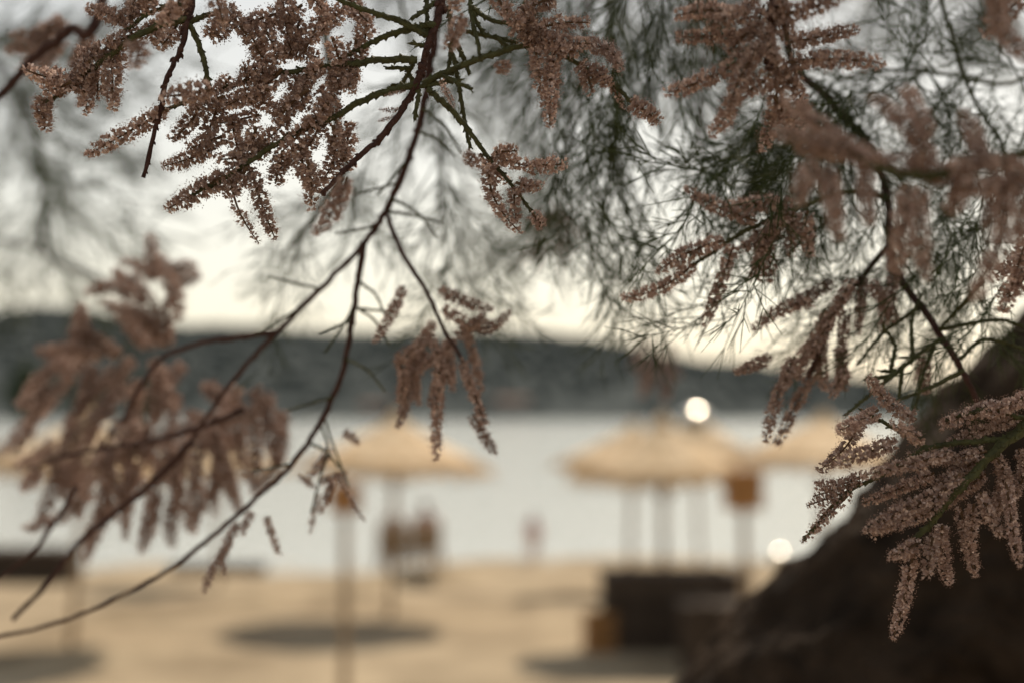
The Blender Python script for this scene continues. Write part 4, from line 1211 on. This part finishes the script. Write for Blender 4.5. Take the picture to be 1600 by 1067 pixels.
for k in range(34):
    x0 = rq.uniform(560, 1650); y0 = -110 + rq.uniform(-30, 30)
    dd = rq.uniform(2.15, 2.5)
    spray(S9, x0, y0, dd, x0 + rq.uniform(-130, 130), y0 + rq.uniform(120, 300), dd + rq.uniform(-.15, .15), 1.3, False)

# ---- the crown overhead and behind: more of the same sprays, one mass
def ribbon_spray(seed):
    rg = random.Random(seed)
    vs = []; fs = []
    def rib(a_, b_, w):
        t = (b_ - a_).normalized(); s = t.orthogonal().normalized()
        s.rotate(Matrix.Rotation(rg.uniform(0, 6.28), 3, t))
        o = len(vs)
        vs.extend([a_ - s * w, a_ + s * w, b_ + s * w * .5, b_ - s * w * .5]); fs.append((o, o + 1, o + 2, o + 3))
    for k in range(24):
        t = k / 24
        p = Vector((0, 0, .3 * t)); phi = k * 2.4
        ra = Vector((math.cos(phi), math.sin(phi), 0))
        dv = (ra * .7 + Vector((0, 0, .7))).normalized(); ln = rg.uniform(.06, .12)
        rib(p, p + dv * ln, .0016)
        for j in range(5):
            b0 = p + dv * ln * rg.uniform(.2, .9)
            rib(b0, b0 + (dv + Vector((rg.uniform(-.9, .9), rg.uniform(-.9, .9), rg.uniform(-.3, .8)))).normalized() * rg.uniform(.02, .05), .0015)
    rib(Vector((0, 0, 0)), Vector((0, 0, .3)), .002)
    return np.array([tuple(v) for v in vs]), fs


RB = [ribbon_spray(900 + k) for k in range(5)]
cv = []; cf = []; off = 0
rc = random.Random(4)
n_done = 0
while n_done < 560:
    p = Vector((rc.uniform(-1.7, 2.4), rc.uniform(.2, 2.7), 0))
    lo = CAMZ + max(.42, .40 * p.y + .10) if p.y > .1 else CAMZ + .35
    p.z = lo + .22 + rc.random() ** 1.3 * 1.15
    if (p - CAMP).length < .5: continue
    v_, f_ = RB[n_done % 5]
    dirv = Vector((rc.gauss(0, .6), rc.gauss(0, .6), rc.uniform(-.75, .55))).normalized()
    Rm = np.array(dirv.to_track_quat('Z', 'X').to_matrix()) * rc.uniform(.8, 1.2)
    w_ = v_ @ Rm.T + np.array(p)
    # stay above the camera's upper sight line: the crown is overhead, not in the view
    bad = (w_[:, 1] > .1) & (w_[:, 2] - CAMZ < .365 * w_[:, 1] + .03)
    if bad.any() or (w_[:, 2] < CAMZ + .12).any():
        continue
    cv.append(w_); cf.extend([tuple(i + off for i in f) for f in f_]); off += len(w_)
    n_done += 1
me = bpy.data.meshes.new('crown')
me.from_pydata(np.concatenate(cv).tolist(), [], cf)
me.materials.append(M['spray'])
o = bpy.data.objects.new('crown', me); COL.objects.link(o); to_tree(o)
tag(o, kind='stuff')
for (a0, a1, a2, r) in [((1.6, 1.2, 3.7), (.9, 1.7, 4.1), (-.2, 2.2, 4.35), .035), ((1.5, .9, 3.6), (.9, .2, 4.0), (.1, -.9, 4.2), .04), ((1.2, .95, 3.55), (.3, 1.1, 3.95), (-1.0, 1.3, 4.1), .03), ((1.4, .6, 3.7), (1.8, -.4, 4.1), (1.9, -1.4, 4.2), .03)]:
    sp = spline([tuple(at(2300, -200, 1.22)), a0, a1, a2], 8)
    m = MB(); m.tube([q[:3] for q in sp], [r * (1 - .75 * i / (len(sp) - 1)) for i in range(len(sp))], 10, wob=.08, rng=rc)
    to_tree(m.build('bough', M['bark'], smooth=True))
SP = [o for o in COL.objects if o.name.startswith('flower_spike')]
if len(SP) > 298:
    def seen_size(o):
        sx = o.matrix_basis.to_scale()
        d_ = (o.matrix_basis.translation - CAMP).length
        return sx.x * sx.z / d_ ** 2 * (.5 if o.data in SHORT else 1)
    SP.sort(key=seen_size, reverse=True)
    V_ = []; F_ = []; MI = []; off = 0
    for o in SP[298:]:
        n_ = len(o.data.vertices)
        co = np.empty(n_ * 3); o.data.vertices.foreach_get('co', co)
        mw = np.array(o.matrix_basis)
        V_.append(co.reshape(-1, 3) @ mw[:3, :3].T + mw[:3, 3])
        for p in o.data.polygons:
            F_.append(tuple(i + off for i in p.vertices)); MI.append(p.material_index)
        off += n_
        bpy.data.objects.remove(o)
    me = bpy.data.meshes.new('small_blossom')
    me.from_pydata(np.concatenate(V_).tolist(), [], F_)
    for k in ('petal', 'axis', 'stamen'): me.materials.append(M[k])
    me.polygons.foreach_set('material_index', MI)
    o = bpy.data.objects.new('small_blossom', me); COL.objects.link(o); to_tree(o); tag(o, kind='stuff')
for o in list(bpy.data.objects):
    if 'base' in o: del o['base']
print('spikes', NSPIKE[0])

print('sprays', sum(o.name.startswith('leaf_spray') for o in bpy.data.objects))
